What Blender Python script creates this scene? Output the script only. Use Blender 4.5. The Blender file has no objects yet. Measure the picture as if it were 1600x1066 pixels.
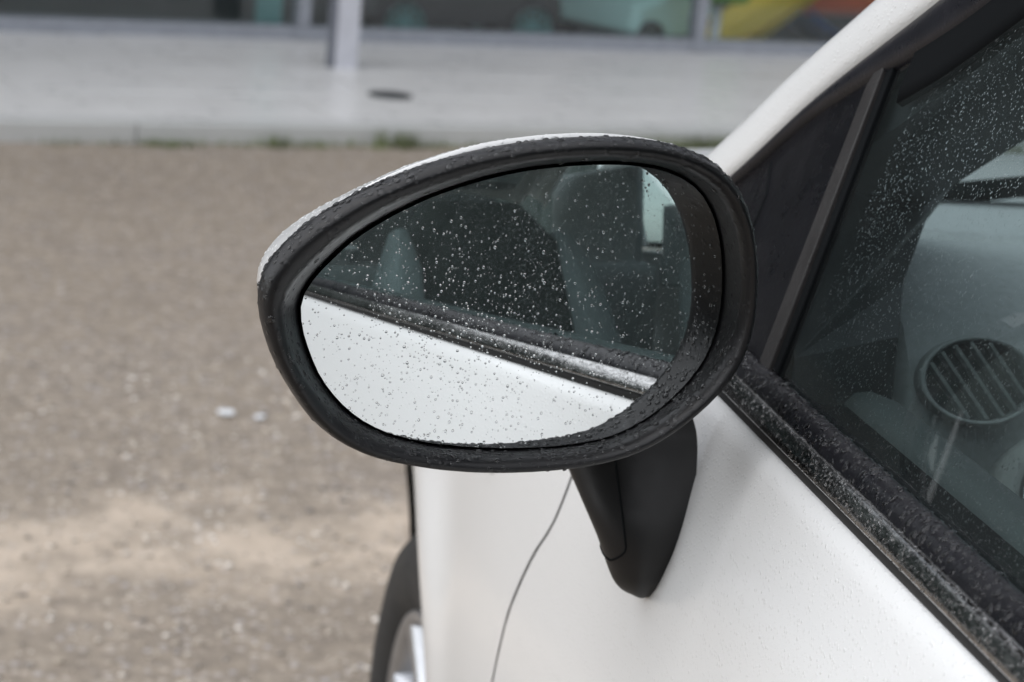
import bpy, bmesh, math, random
import numpy as np
from math import radians, sin, cos, tan, pi, sqrt, atan2, exp
from mathutils import Vector, Matrix

random.seed(7)
rng = np.random.default_rng(7)
sc = bpy.context.scene
COL = sc.collection

# ------------------------------------------------------------------ camera
# x = inward (towards the car), y = the car's forward direction, z = up
CAM = Vector((-0.16407, -0.95578, 1.24407))
PSI, THETA, RHO = radians(10.0), radians(15.0), radians(5.4)
_f = Vector((sin(PSI) * cos(THETA), cos(PSI) * cos(THETA), -sin(THETA)))
_r = _f.cross(Vector((0, 0, 1))).normalized()
_u = _r.cross(_f)
_R = _r * cos(RHO) + _u * sin(RHO)
_U = -_r * sin(RHO) + _u * cos(RHO)
cd = bpy.data.cameras.new('camera')
cam = bpy.data.objects.new('camera', cd)
COL.objects.link(cam)
m = Matrix((( _R.x, _U.x, -_f.x, CAM.x), (_R.y, _U.y, -_f.y, CAM.y), (_R.z, _U.z, -_f.z, CAM.z), (0, 0, 0, 1)))
cam.matrix_world = m
cd.sensor_width = 36.0
cd.lens = 3400.0 / 1600.0 * 36.0
cd.clip_start = 0.02
cd.clip_end = 2000.0
cd.dof.use_dof = True
cd.dof.focus_distance = 0.985
cd.dof.aperture_fstop = 12.5
cd.dof.aperture_blades = 7
sc.camera = cam

# ------------------------------------------------------------------ sky and sun (rain-grey overcast)
SUN_EL, SUN_AZ = radians(58), radians(250)
world = bpy.data.worlds.new('World')
sc.world = world
world.use_nodes = True
wn, wl = world.node_tree.nodes, world.node_tree.links
wn.clear()
wo = wn.new('ShaderNodeOutputWorld')
wb = wn.new('ShaderNodeBackground')
sky = wn.new('ShaderNodeTexSky')
sky.sky_type = 'NISHITA'
sky.sun_disc = False
sky.sun_elevation = SUN_EL
sky.sun_rotation = SUN_AZ
sky.air_density = 1.0
sky.dust_density = 1.0
hs = wn.new('ShaderNodeHueSaturation')
hs.inputs['Saturation'].default_value = 0.25
wl.new(sky.outputs[0], hs.inputs['Color'])
wl.new(hs.outputs[0], wb.inputs['Color'])
wb.inputs['Strength'].default_value = 0.13
wl.new(wb.outputs[0], wo.inputs['Surface'])

sd = bpy.data.lights.new('sun', 'SUN')
sd.energy = 1.1
sd.angle = radians(110)
sd.color = (1.0, 0.995, 0.99)
sun = bpy.data.objects.new('sun', sd)
COL.objects.link(sun)
_sd = Vector((sin(SUN_AZ) * cos(SUN_EL), cos(SUN_AZ) * cos(SUN_EL), sin(SUN_EL)))   # towards the sun
sun.rotation_euler = _sd.to_track_quat('Z', 'Y').to_euler()
sun.location = (0, 0, 20)

sc.view_settings.view_transform = 'Standard'
sc.view_settings.look = 'None'
sc.view_settings.gamma = 1.0
sc.view_settings.use_curve_mapping = False
sc.view_settings.exposure = 0.9
sc.render.engine = 'CYCLES'
sc.cycles.use_denoising = True
sc.cycles.max_bounces = 14
sc.cycles.transparent_max_bounces = 24
sc.cycles.transmission_bounces = 10
sc.cycles.glossy_bounces = 8
sc.cycles.caustics_reflective = False
sc.cycles.sample_clamp_indirect = 8.0

# ------------------------------------------------------------------ materials
def nt(name):
    mt = bpy.data.materials.new(name)
    mt.use_nodes = True
    n, l = mt.node_tree.nodes, mt.node_tree.links
    return mt, n, l, n['Principled BSDF']

def add_bump(n, l, bsdf, src, strength, dist, prev=None):
    b = n.new('ShaderNodeBump')
    b.inputs['Strength'].default_value = strength
    b.inputs['Distance'].default_value = dist
    l.new(src, b.inputs['Height'])
    if prev is not None:
        l.new(prev, b.inputs['Normal'])
    l.new(b.outputs[0], bsdf.inputs['Normal'])
    return b.outputs[0]

def texco(n, kind='Object'):
    t = n.new('ShaderNodeTexCoord')
    return t.outputs[kind]

def noise(n, l, scale, detail=4, rough=.55, vec=None):
    t = n.new('ShaderNodeTexNoise')
    t.inputs['Scale'].default_value = scale
    t.inputs['Detail'].default_value = detail
    t.inputs['Roughness'].default_value = rough
    if vec is not None: l.new(vec, t.inputs['Vector'])
    return t.outputs['Fac']

def ramp(n, l, fac, stops):
    r = n.new('ShaderNodeValToRGB')
    e = r.color_ramp.elements
    while len(e) < len(stops): e.new(.5)
    for el, (p, c) in zip(e, stops):
        el.position = p
        el.color = (c, c, c, 1) if isinstance(c, (int, float)) else (*c, 1)
    l.new(fac, r.inputs[0])
    return r.outputs[0]

def mixc(n, l, fac, a, b):
    x = n.new('ShaderNodeMix'); x.data_type = 'RGBA'
    for i, v in ((0, fac), (6, a), (7, b)):
        if isinstance(v, (int, float)): x.inputs[i].default_value = v
        elif isinstance(v, tuple): x.inputs[i].default_value = (*v, 1)
        else: l.new(v, x.inputs[i])
    return x.outputs[2]

def mathn(n, l, op, a, b=None, clamp=False):
    x = n.new('ShaderNodeMath'); x.operation = op; x.use_clamp = clamp
    for i, v in ((0, a), (1, b)):
        if v is None: continue
        if isinstance(v, (int, float)): x.inputs[i].default_value = v
        else: l.new(v, x.inputs[i])
    return x.outputs[0]

def simple(name, col, rough=.5, metal=0., coat=0., spec=.5, nscale=None, namp=.15, bump=0., bscale=60, bdist=.002):
    mt, n, l, b = nt(name)
    b.inputs['Roughness'].default_value = rough
    b.inputs['Metallic'].default_value = metal
    b.inputs['Coat Weight'].default_value = coat
    b.inputs['Coat Roughness'].default_value = .08
    b.inputs['Specular IOR Level'].default_value = spec
    co = texco(n)
    if nscale:
        f = noise(n, l, nscale, 5, .6, co)
        lo = tuple(c * (1 - namp) for c in col); hi = tuple(min(1, c * (1 + namp)) for c in col)
        l.new(ramp(n, l, f, [(.3, lo), (.7, hi)]), b.inputs['Base Color'])
    else:
        b.inputs['Base Color'].default_value = (*col, 1)
    if bump:
        add_bump(n, l, b, noise(n, l, bscale, 4, .6, co), bump, bdist)
    return mt

def bead_height(n, l, co, scale, lo=.0, hi=.45):
    """small rounded water beads, a different size in each cell"""
    v = n.new('ShaderNodeTexVoronoi'); v.inputs['Scale'].default_value = scale
    v.inputs['Randomness'].default_value = 1.0
    l.new(co, v.inputs['Vector'])
    mr = n.new('ShaderNodeMapRange'); mr.interpolation_type = 'SMOOTHSTEP'
    l.new(v.outputs['Distance'], mr.inputs['Value'])
    mr.inputs['From Min'].default_value = hi; mr.inputs['From Max'].default_value = lo
    sep = n.new('ShaderNodeSeparateColor'); l.new(v.outputs['Color'], sep.inputs[0])
    return mathn(n, l, 'MULTIPLY', mr.outputs[0], sep.outputs[0])

# white car paint, beaded with fine rain
M_paint, n, l, b = nt('white car paint with rain')
co = texco(n)
b.inputs['Base Color'].default_value = (.815, .82, .815, 1)
b.inputs['Roughness'].default_value = .32
b.inputs['Coat Weight'].default_value = .8
b.inputs['Coat Roughness'].default_value = .12
h1 = bead_height(n, l, co, 420)
p1 = add_bump(n, l, b, h1, .6, .0006)
h2 = bead_height(n, l, co, 900)
add_bump(n, l, b, h2, .3, .0003, p1)
bm_ = n.new('ShaderNodeBump'); bm_.inputs['Strength'].default_value = .25; bm_.inputs['Distance'].default_value = .0006
l.new(h1, bm_.inputs['Height']); l.new(bm_.outputs[0], b.inputs['Coat Normal'])

M_paint_far = simple('white car paint', (.815, .82, .815), .3, coat=.8)

def plastic(name, col, rough, grain=900, gs=.25, beads=0., spec=.5):
    mt, n, l, b = nt(name)
    b.inputs['Specular IOR Level'].default_value = spec
    co = texco(n)
    f = noise(n, l, 35, 5, .65, co)
    l.new(ramp(n, l, f, [(.3, tuple(c * .8 for c in col)), (.7, tuple(c * 1.25 for c in col))]), b.inputs['Base Color'])
    l.new(ramp(n, l, noise(n, l, 22, 6, .7, co), [(.3, rough - .12), (.7, rough + .12)]), b.inputs['Roughness'])
    p = add_bump(n, l, b, noise(n, l, grain, 2, .5, co), gs, .0003)
    if beads:
        add_bump(n, l, b, bead_height(n, l, co, 260), beads, .0014, p)
    return mt
M_rim = plastic('black grained plastic, wet', (.007, .0069, .0078), .36, 1400, .3, .3, .38)
M_black = plastic('black moulded plastic', (.008, .0077, .008), .44, 1600, .25, 0, .4)
M_sail = plastic('black trim plastic, misted with rain', (.007, .0068, .0085), .30, 900, .12, .12, 0.22)
M_strip = plastic('grey weathered rubber strip', (.024, .0225, .0225), .55, 700, .3, .2, 0.35)
M_frame = plastic('black window frame coating', (.012, .012, .0155), .34, 1500, .15, .12, 0.3)
M_seal = plastic('black waist seal rubber, soaked', (.0065, .0064, .0085), .30, 800, .1, .30, .4)
M_rubber = plastic('black rubber', (.012, .012, .012), .7, 600, .2, 0)
M_tyre = plastic('tyre rubber', (.02, .0195, .019), .72, 300, .4, 0)
M_gap = simple('dark body gap', (.005, .006, .007), .8, spec=.08)

# bright trim strip, spotted with rain film
M_chrome, n, l, b = nt('dull bright-metal trim with rain film')
co = texco(n)
b.inputs['Metallic'].default_value = 1.0
mp = n.new('ShaderNodeMapping'); mp.inputs['Scale'].default_value = (1, .25, 1); l.new(co, mp.inputs['Vector']); streak = mp.outputs[0]
sp = mathn(n, l, 'ADD', mathn(n, l, 'MULTIPLY', noise(n, l, 16, 2, .5, co), .3), mathn(n, l, 'MULTIPLY', noise(n, l, 520, 3, .75, streak), .75))
l.new(ramp(n, l, sp, [(.42, (.20, .197, .195)), (.64, (.50, .495, .49))]), b.inputs['Base Color'])
l.new(ramp(n, l, sp, [(.4, .10), (.65, .24)]), b.inputs['Roughness'])
add_bump(n, l, b, bead_height(n, l, co, 620), .28, .0006)

# mirror
M_mirror, n, l, b = nt('mirror silvering behind glass')
b.inputs['Metallic'].default_value = 1.0
b.inputs['Base Color'].default_value = (.80, .825, .83, 1)
b.inputs['Roughness'].default_value = 0.0

M_water, n, l, b = nt('rain water')
b.inputs['Base Color'].default_value = (1, 1, 1, 1)
b.inputs['Transmission Weight'].default_value = 1.0
b.inputs['Roughness'].default_value = 0.0
b.inputs['IOR'].default_value = 1.333

def pane(name, tint, refl=1.0, film=0.):
    mt, n, l, b = nt(name)
    n.remove(b)
    out = n['Material Output']
    fr = n.new('ShaderNodeFresnel'); fr.inputs['IOR'].default_value = 1.5
    tr = n.new('ShaderNodeBsdfTransparent'); tr.inputs[0].default_value = (*tint, 1)
    gl = n.new('ShaderNodeBsdfGlossy'); gl.inputs['Roughness'].default_value = 0.0
    gl.inputs['Color'].default_value = (refl, refl, refl, 1)
    mx = n.new('ShaderNodeMixShader')
    ge = n.new('ShaderNodeNewGeometry')          # only the outer face of the slab mirrors (a thin sheet has no inner total reflection)
    fac = mathn(n, l, 'MULTIPLY', mathn(n, l, 'MULTIPLY', fr.outputs[0], 1.4), mathn(n, l, 'SUBTRACT', 1.0, ge.outputs['Backfacing']), True)
    l.new(fac, mx.inputs[0]); l.new(tr.outputs[0], mx.inputs[1]); l.new(gl.outputs[0], mx.inputs[2])
    if film:
        df = n.new('ShaderNodeBsdfDiffuse'); df.inputs[0].default_value = (.75, .8, .8, 1)
        m2 = n.new('ShaderNodeMixShader')
        fm = ramp(n, l, noise(n, l, 14, 6, .7, texco(n)), [(.3, film*.5), (.7, film*1.5)])
        l.new(fm, m2.inputs[0]); l.new(mx.outputs[0], m2.inputs[1]); l.new(df.outputs[0], m2.inputs[2]); mx = m2
    l.new(mx.outputs[0], out.inputs['Surface'])
    return mt
M_glass = pane('green-tinted window glass', (.785, .84, .84), 1.0, .007)
M_shopglass = pane('dark shop window glass', (.93, .97, .97))

M_dash = simple('grey dashboard skin', (.42, .44, .445), .6, nscale=200, namp=.12, bump=.2, bscale=900, bdist=.0005)
M_dashd = simple('dark dashboard plastic', (.02, .022, .024), .55)
M_seat = simple('dark green-grey seat cloth', (.03, .036, .034), .9, nscale=300, namp=.3, bump=.3, bscale=800, bdist=.001)
M_seat2 = simple('pale grey seat bolster cloth', (.34, .37, .37), .9, nscale=300, namp=.2, bump=.3, bscale=800, bdist=.001)
M_card = simple('door card plastic', (.09, .1, .1), .6)
M_head = simple('pale headlining cloth', (.45, .46, .45), .9)
M_carpet = simple('black carpet', (.012, .012, .013), .95)
M_alloy = simple('silver alloy', (.5, .51, .53), .36, metal=1., nscale=30, namp=.1)
M_lamp = simple('clear lamp lens', (.75, .76, .76), .1, coat=1.)
M_silver = simple('bright plated ring', (.8, .82, .82), .12, metal=1.)

# ------------------------------------------------------------------ builders
def mesh_obj(name, verts, faces, mat, parent=None, smooth=True, loc=None, **props):
    me = bpy.data.meshes.new(name)
    me.from_pydata([tuple(map(float, v)) for v in verts], [], [tuple(map(int, f)) for f in faces])
    if smooth and len(me.polygons):
        me.polygons.foreach_set('use_smooth', [True] * len(me.polygons))
    if mat is not None: me.materials.append(mat)
    me.update()
    return link(name, me, parent, loc, **props)

def link(name, me, parent=None, loc=None, **props):
    o = bpy.data.objects.new(name, me)
    COL.objects.link(o)
    if parent is not None: o.parent = parent
    if loc is not None: o.location = loc
    for k, v in props.items(): o[k] = v
    return o

def empty(name, loc=(0, 0, 0), rz=0., parent=None, **props):
    o = bpy.data.objects.new(name, None)
    COL.objects.link(o)
    o.location = loc; o.rotation_euler = (0, 0, rz)
    if parent is not None: o.parent = parent
    for k, v in props.items(): o[k] = v
    return o

def recalc(o):
    bm = bmesh.new(); bm.from_mesh(o.data)
    bmesh.ops.recalc_face_normals(bm, faces=bm.faces)
    bm.to_mesh(o.data); bm.free(); return o

class MB:
    """collects shapes for one mesh"""
    def __init__(s): s.v = []; s.f = []
    def add(s, v, f):
        k = len(s.v); s.v += [tuple(p) for p in v]; s.f += [tuple(i + k for i in q) for q in f]; return s
    def box(s, a, b, bev=0.):
        x0, y0, z0 = a; x1, y1, z1 = b
        if bev <= 0:
            return s.add([(x0,y0,z0),(x1,y0,z0),(x1,y1,z0),(x0,y1,z0),(x0,y0,z1),(x1,y0,z1),(x1,y1,z1),(x0,y1,z1)],
                         [(3,2,1,0),(4,5,6,7),(0,1,5,4),(1,2,6,5),(2,3,7,6),(3,0,4,7)])
        bm = bmesh.new(); bmesh.ops.create_cube(bm, size=1)
        for v in bm.verts:
            v.co = Vector(((x0+x1)/2+v.co.x*(x1-x0), (y0+y1)/2+v.co.y*(y1-y0), (z0+z1)/2+v.co.z*(z1-z0)))
        bmesh.ops.bevel(bm, geom=bm.edges[:], offset=bev, segments=2, affect='EDGES', profile=.6)
        bm.verts.index_update()
        s.add([v.co[:] for v in bm.verts], [[v.index for v in f.verts] for f in bm.faces]); bm.free(); return s
    def lathe(s, prof, n=32, M=Matrix(), close=False):
        """prof: (r, h) pairs turned about local z"""
        V = []; F = []; k = len(prof)
        for i in range(n):
            t = 2*pi*i/n
            for r, h in prof: V.append((M @ Vector((r*cos(t), r*sin(t), h)))[:])
        for i in range(n):
            j = (i+1) % n
            for q in range(k if close else k-1):
                q2 = (q+1) % k
                F.append((i*k+q, j*k+q, j*k+q2, i*k+q2))
        return s.add(V, F)
    def tube(s, pts, r, n=8):
        P = [Vector(p) for p in pts]; V = []; F = []
        for i, p in enumerate(P):
            d = (P[min(i+1, len(P)-1)] - P[max(i-1, 0)]).normalized()
            a = d.orthogonal().normalized() if i == 0 else (a0 - d*a0.dot(d)).normalized()
            a0 = a; b = d.cross(a)
            rr = r[i] if isinstance(r, (list, tuple)) else r
            for j in range(n):
                t = 2*pi*j/n; V.append((p + a*rr*cos(t) + b*rr*sin(t))[:])
        for i in range(len(P)-1):
            for j in range(n):
                F.append((i*n+j, i*n+(j+1)%n, (i+1)*n+(j+1)%n, (i+1)*n+j))
        F.append(tuple(range(n))[::-1]); F.append(tuple(range((len(P)-1)*n, len(P)*n)))
        return s.add(V, F)
    def grid(s, P, flip=False, closed_u=False):
        """P[i][j] points"""
        nu, nv = len(P), len(P[0]); F = []
        for i in range(nu if closed_u else nu-1):
            i2 = (i+1) % nu
            for j in range(nv-1):
                q = (i*nv+j, i2*nv+j, i2*nv+j+1, i*nv+j+1)
                F.append(q[::-1] if flip else q)
        return s.add([p for row in P for p in row], F)
    def build(s, name, mat, parent=None, smooth=True, fix=True, **props):
        o = mesh_obj(name, s.v, s.f, mat, parent, smooth, **props)
        if fix: recalc(o)
        return o

def orient(o, d=(-1, 0, 0)):
    """make the normals of an open sheet look towards d"""
    me = o.data; tot = Vector()
    for p in me.polygons: tot += p.normal*p.area
    if tot.dot(Vector(d)) < 0: me.flip_normals()
    return o
def solidify(o, t, offset=-1):
    md = o.modifiers.new('thickness', 'SOLIDIFY'); md.thickness = t; md.offset = offset; md.use_rim = False
    return o
def autosmooth(o, ang=35):
    me = o.data
    bm = bmesh.new(); bm.from_mesh(me)
    for e in bm.edges:
        if len(e.link_faces) == 2 and e.calc_face_angle(0) > radians(ang): e.smooth = False
    bm.to_mesh(me); bm.free(); return o

# ------------------------------------------------------------------ ground
M_ground, n, l, b = nt('worn gravelly asphalt, damp')
co = texco(n)
big = noise(n, l, 1.1, 6, .6, co)
mid = noise(n, l, 9, 6, .7, co)
fine = noise(n, l, 42, 5, .75, co)
c1 = ramp(n, l, big, [(.32, (.242, .203, .166)), (.5, (.276, .232, .185)), (.68, (.262, .227, .200))])
c2 = mixc(n, l, mathn(n, l, 'MULTIPLY', ramp(n, l, mid, [(.35, 0.), (.7, 1.)]), .45), c1, (.41, .345, .275))
c3 = mixc(n, l, mathn(n, l, 'MULTIPLY', ramp(n, l, fine, [(.44, 0.), (.60, 1.)]), .6), c2, (.17, .144, .12))
# stones set in the surface
vo = n.new('ShaderNodeTexVoronoi'); vo.inputs['Scale'].default_value = 55; l.new(co, vo.inputs['Vector'])
sepv = n.new('ShaderNodeSeparateColor'); l.new(vo.outputs['Color'], sepv.inputs[0])
st = mathn(n, l, 'MULTIPLY', ramp(n, l, vo.outputs['Distance'], [(.25, 1.), (.45, 0.)]), ramp(n, l, sepv.outputs[0], [(.5, 0.), (.6, 1.)]))
gr = noise(n, l, 24, 3, .8, co)
c3 = mixc(n, l, mathn(n, l, 'MULTIPLY', ramp(n, l, gr, [(.42, 1.), (.52, 0.)]), .22), c3, (.15, .128, .11))
c3 = mixc(n, l, mathn(n, l, 'MULTIPLY', ramp(n, l, gr, [(.54, 0.), (.64, 1.)]), .5), c3, (.40, .345, .285))
c4 = mixc(n, l, mathn(n, l, 'MULTIPLY', st, .85), c3, mixc(n, l, sepv.outputs[1], (.48, .41, .34), (.41, .39, .395)))
# drift of washed sand lying across the lot: band about a line, ragged edges
sx = n.new('ShaderNodeSeparateXYZ'); l.new(co, sx.inputs[0])
wv = mathn(n, l, 'ADD', mathn(n, l, 'MULTIPLY', sx.outputs[0], -.284), mathn(n, l, 'MULTIPLY', sx.outputs[1], .959))
rag = mathn(n, l, 'MULTIPLY', mathn(n, l, 'SUBTRACT', noise(n, l, 3.2, 8, .68, co), .5), 1.0)
dw = mathn(n, l, 'ADD', mathn(n, l, 'ABSOLUTE', mathn(n, l, 'SUBTRACT', wv, 2.2)), rag)
mr = n.new('ShaderNodeMapRange'); mr.interpolation_type = 'SMOOTHSTEP'
l.new(dw, mr.inputs['Value']); mr.inputs['From Min'].default_value = .29; mr.inputs['From Max'].default_value = .06
patchy = ramp(n, l, noise(n, l, 7.5, 6, .7, co), [(.36, .3), (.54, 1.)])
sandc = ramp(n, l, mid, [(.25, (.45, .37, .29)), (.7, (.60, .505, .41))])
c5 = mixc(n, l, mathn(n, l, 'MULTIPLY', mathn(n, l, 'MULTIPLY', mr.outputs[0], patchy), .85), c4, sandc)
l.new(c5, b.inputs['Base Color'])
l.new(ramp(n, l, mid, [(.3, .55), (.7, .85)]), b.inputs['Roughness'])
b.inputs['Specular IOR Level'].default_value = .35
hh = mathn(n, l, 'ADD', mathn(n, l, 'MULTIPLY', fine, .6), mathn(n, l, 'MULTIPLY', st, .6))
add_bump(n, l, b, hh, .7, .006)

E1 = Vector((.959, .2835, 0)).normalized(); N1 = Vector((-E1.y, E1.x, 0))
RZ = atan2(E1.y, E1.x)
def UW(u, w, z=0.): return E1 * u + N1 * w + Vector((0, 0, z))

# car park sheet: lies in front of the kerb and runs on to the horizon all round
gv = [UW(-400, -400), UW(400, -400), UW(400, 5.525), UW(-400, 5.525)]
mesh_obj('ground', gv, [(0, 1, 2, 3)], M_ground, None, False, kind='structure', label='worn brown-grey gravelly asphalt with a drift of sand')
M_far = simple('distant ground', (.16, .16, .13), .9, nscale=.2, namp=.3)
mesh_obj('terrain', [UW(-400, 10.9, -.012), UW(400, 10.9, -.012), UW(400, 400, -.012), UW(-400, 400, -.012)], [(0, 1, 2, 3)], M_far, None, False,
         kind='structure', label='open ground behind the shop')

# loose stones
def stones(name, count, xr, yr, rr, mat, **props):
    bm = bmesh.new(); bmesh.ops.create_icosphere(bm, subdivisions=1, radius=1)
    tv = np.array([v.co[:] for v in bm.verts]); tf = np.array([[v.index for v in f.verts] for f in bm.faces]); bm.free()
    V = []; F = []
    for i in range(count):
        r = rr[0] * (rr[1] / rr[0]) ** (rng.random() ** 2.2)
        s = r * np.array([rng.uniform(.8, 1.3), rng.uniform(.7, 1.2), rng.uniform(.4, .75)])
        v = tv * (1 + rng.uniform(-.18, .18, (len(tv), 1))) * s
        a = rng.uniform(0, 2 * pi); ca, sa = cos(a), sin(a)
        v = np.stack([v[:, 0] * ca - v[:, 1] * sa, v[:, 0] * sa + v[:, 1] * ca, v[:, 2]], 1)
        v += np.array([rng.uniform(*xr), rng.uniform(*yr), r * .25])
        F.append(tf + len(tv) * i); V.append(v)
    return mesh_obj(name, np.concatenate(V), np.concatenate(F), mat, None, True, **props)
M_stone, n, l, b = nt('washed pebbles')
co = texco(n)
vo = n.new('ShaderNodeTexVoronoi'); vo.inputs['Scale'].default_value = 45; l.new(co, vo.inputs['Vector'])
se = n.new('ShaderNodeSeparateColor'); l.new(vo.outputs['Color'], se.inputs[0])
l.new(ramp(n, l, se.outputs[0], [(0, (.2, .18, .165)), (.5, (.42, .36, .29)), (.8, (.60, .54, .47)), (1, (.75, .70, .64))]), b.inputs['Base Color'])
b.inputs['Roughness'].default_value = .45
stones('gravel', 9000, (-1.3, .9), (1.2, 3.4), (.0018, .0078), M_stone, kind='stuff', label='loose pebbles scattered over the damp asphalt', category='gravel')

# two scraps of white litter
M_white = simple('wet white paper', (.72, .74, .76), .5)
for (x, y, s, a, lab) in ((0.0, 2.98, .015, .3, 'crumpled white paper scrap on the asphalt, the larger of two'), (.062, 2.968, .011, 1.2, 'small white paper scrap on the asphalt, right of the larger one')):
    bm = bmesh.new(); bmesh.ops.create_icosphere(bm, subdivisions=2, radius=1)
    for v in bm.verts:
        k = 1 + .35 * sin(v.co.x * 5 + a * 7) * cos(v.co.y * 6 + a)
        v.co = Vector((v.co.x * s * k, v.co.y * s * .8 * k, (v.co.z * .35 + .3) * s * k))
    me = bpy.data.meshes.new('paper_scrap'); bm.to_mesh(me); bm.free(); me.materials.append(M_white)
    o = link('paper_scrap', me, None, (x, y, .002), label=lab, category='litter', group='white litter on the asphalt'); o.rotation_euler = (0, 0, a)

# ------------------------------------------------------------------ pavement, kerb
M_mortar = simple('pavement bed', (.20, .20, .20), .8, nscale=40)
def slab_mat(name, col):
    mt, n, l, b = nt(name); co = texco(n)
    oi = n.new('ShaderNodeObjectInfo')
    f = noise(n, l, 6, 6, .65, co)
    base = ramp(n, l, f, [(.3, tuple(c * .94 for c in col)), (.7, tuple(min(1, c * 1.05) for c in col))])
    l.new(mixc(n, l, mathn(n, l, 'MULTIPLY', oi.outputs['Random'], .16), base, tuple(c * .84 for c in col)), b.inputs['Base Color'])
    l.new(ramp(n, l, noise(n, l, 3.1, 5, .6, co), [(.35, .26), (.65, .34)]), b.inputs['Roughness'])
    b.inputs['Specular IOR Level'].default_value = .6
    add_bump(n, l, b, noise(n, l, 60, 4, .6, co), .08, .001)
    return mt
M_slab = slab_mat('wet pale paving', (.68, .675, .665))
M_kerb = slab_mat('wet kerb stone', (.52, .525, .515))
PAVE = empty('pavement', UW(3, 6.5), RZ, kind='structure', label='wet pale slab pavement in front of the shop')
MB().box((-403, -.9, -.05), (403, .995, .045)).build('pavement_bed', M_mortar, PAVE, False)
slab_me = None
su, sw = .62, .46
w = -.86; row = 0
while w < .98:
    u = -4.6 - (row % 2) * su / 2
    while u < 5.6:
        if slab_me is None:
            o = MB().box((0, 0, 0), (su - .007, sw - .007, .05), .004).build('paving_slab', M_slab, PAVE, False); slab_me = o.data
        else:
            o = link('paving_slab', slab_me, PAVE)
        o.location = (u, w, .0105 + random.uniform(-.0015, .0015)); o.rotation_euler = (random.uniform(-.0012, .0012), random.uniform(-.0012, .0012), 0)
        u += su
    w += sw; row += 1
# w ends at .98: rows at -.86 -.40 .06 .52
km = None
for i in range(13):
    if km is None:
        o = MB().box((0, 0, 0), (.802, .10, .16), .008).build('kerb_stone', M_kerb, PAVE, False); km = o.data
    else: o = link('kerb_stone', km, PAVE)
    o.location = (-4.8 + .805 * i, -.972, -.097 + random.uniform(-.002, .002))
# grass and moss in the gutter
M_grass = simple('gutter grass', (.14, .17, .07), .7, nscale=6, namp=.45)
gv = []; gf = []
def blade(u, w, h, lean):
    a = random.uniform(0, 2 * pi); wd = random.uniform(.0012, .0026)
    p = UW(u, w, 0); d = Vector((cos(a), sin(a), 0)); t = Vector((-d.y, d.x, 0)) * wd
    k = len(gv)
    gv.extend([p + t, p - t, p + d * lean * .4 + Vector((0, 0, h * .6)) - t * .7, p + d * lean * .4 + Vector((0, 0, h * .6)) + t * .7, p + d * lean + Vector((0, 0, h))])
    gf.extend([(k, k + 1, k + 2, k + 3), (k + 3, k + 2, k + 4)])
for i in range(3600):
    u = random.uniform(-1.5, 5.5)
    dens = .5 + .5 * sin(u * 3.1 + 1) * sin(u * 1.3) + .25 * sin(u * 11)
    if random.random() > dens + .25: continue
    blade(u, 5.515 - abs(random.gauss(0, .03)), random.uniform(.006, .03), random.uniform(.004, .02))
for (uc, wc, r, hh_) in ((2.27, 5.5, .04, .07), (1.86, 5.505, .02, .05), (3.42, 5.49, .16, .065), (3.0, 5.5, .06, .04), (1.5, 5.5, .04, .03)):
    for i in range(int(3200 * r)):
        blade(uc + random.gauss(0, r), wc - abs(random.gauss(0, .025)), random.uniform(.3, 1) * hh_, random.uniform(.005, .03))
mesh_obj('grass', gv, gf, M_grass, None, False, kind='stuff', label='short grass and moss growing along the foot of the kerb', category='grass')

# drain cover in the pavement
M_iron = simple('wet cast iron', (.05, .055, .058), .4, metal=.6, nscale=60)
DC = empty('drain_cover', UW(2.49, 6.125, .0625), RZ, label='small round dark drain cover set in the pale pavement', category='drain cover')
MB().lathe([(0, .004), (.055, .004), (.06, .002), (.06, -.01)], 28).build('lid', M_iron, DC)
MB().lathe([(.063, -.01), (.063, .004), (.078, .003), (.08, -.01)], 28).build('frame', M_iron, DC)

# ------------------------------------------------------------------ shop front
M_alu = simple('grey aluminium frame', (.27, .285, .32), .4, metal=.0, nscale=20, namp=.12)
M_col = simple('pale painted steel', (.52, .525, .57), .45, nscale=14, namp=.08)
M_cold = simple('shaded column side', (.16, .17, .20), .5)  # dark tone for the column's shaded side
M_inner = simple('dim shop interior paint', (.09, .10, .10), .8, nscale=2, namp=.4)
M_floor = simple('dark shop floor', (.06, .065, .065), .5, nscale=3, namp=.3)
M_render = simple('grey facade panels', (.34, .35, .36), .6, nscale=3, namp=.1)
SHOP = empty('shop_building', UW(3.5, 7.4), RZ, label='glass-fronted shop behind the pavement, grey frames and pale canopy column', category='building')
U0, U1 = -7.9, 8.1
ms = [2.63 - 3.5 + 1.845 * k for k in range(-4, 6)]
FLZ = -.085
MB().box((U0, 0, -.25), (U1, .10, .115), .006).build('sill', M_alu, SHOP, False)
for i, mu in enumerate(ms):
    MB().box((mu - .026, .005, .116), (mu + .026, .085, 3.9), .004).build('mullion', M_alu, SHOP, False)
    MB().box((mu - .05, -.012, .065), (mu + .05, -.001, .10), .003).build('bracket', M_alu, SHOP, False)
pm = None
for a, c in zip(ms[:-1], ms[1:]):
    if pm is None:
        o = MB().box((.027, .038, .117), (1.845 - .027, .050, 3.89)).build('pane', M_shopglass, SHOP, False); pm = o.data
    else: o = link('pane', pm, SHOP)
    o.location = (a, 0, 0)
MB().box((U0, .0, 3.902), (U1, .12, 5.6)).build('fascia', M_render, SHOP, False)
MB().box((U0, -1.05, 4.4), (U1, -.002, 4.58), .01).build('canopy', M_col, SHOP, False)
MB().box((U0, .102, -.26), (U1, 3.3, FLZ)).build('shop_floor', M_floor, SHOP, False)
MB().box((U0, 3.2, FLZ + .002), (U1, 3.3, 5.6)).build('rear_wall', M_inner, SHOP, False)
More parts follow.
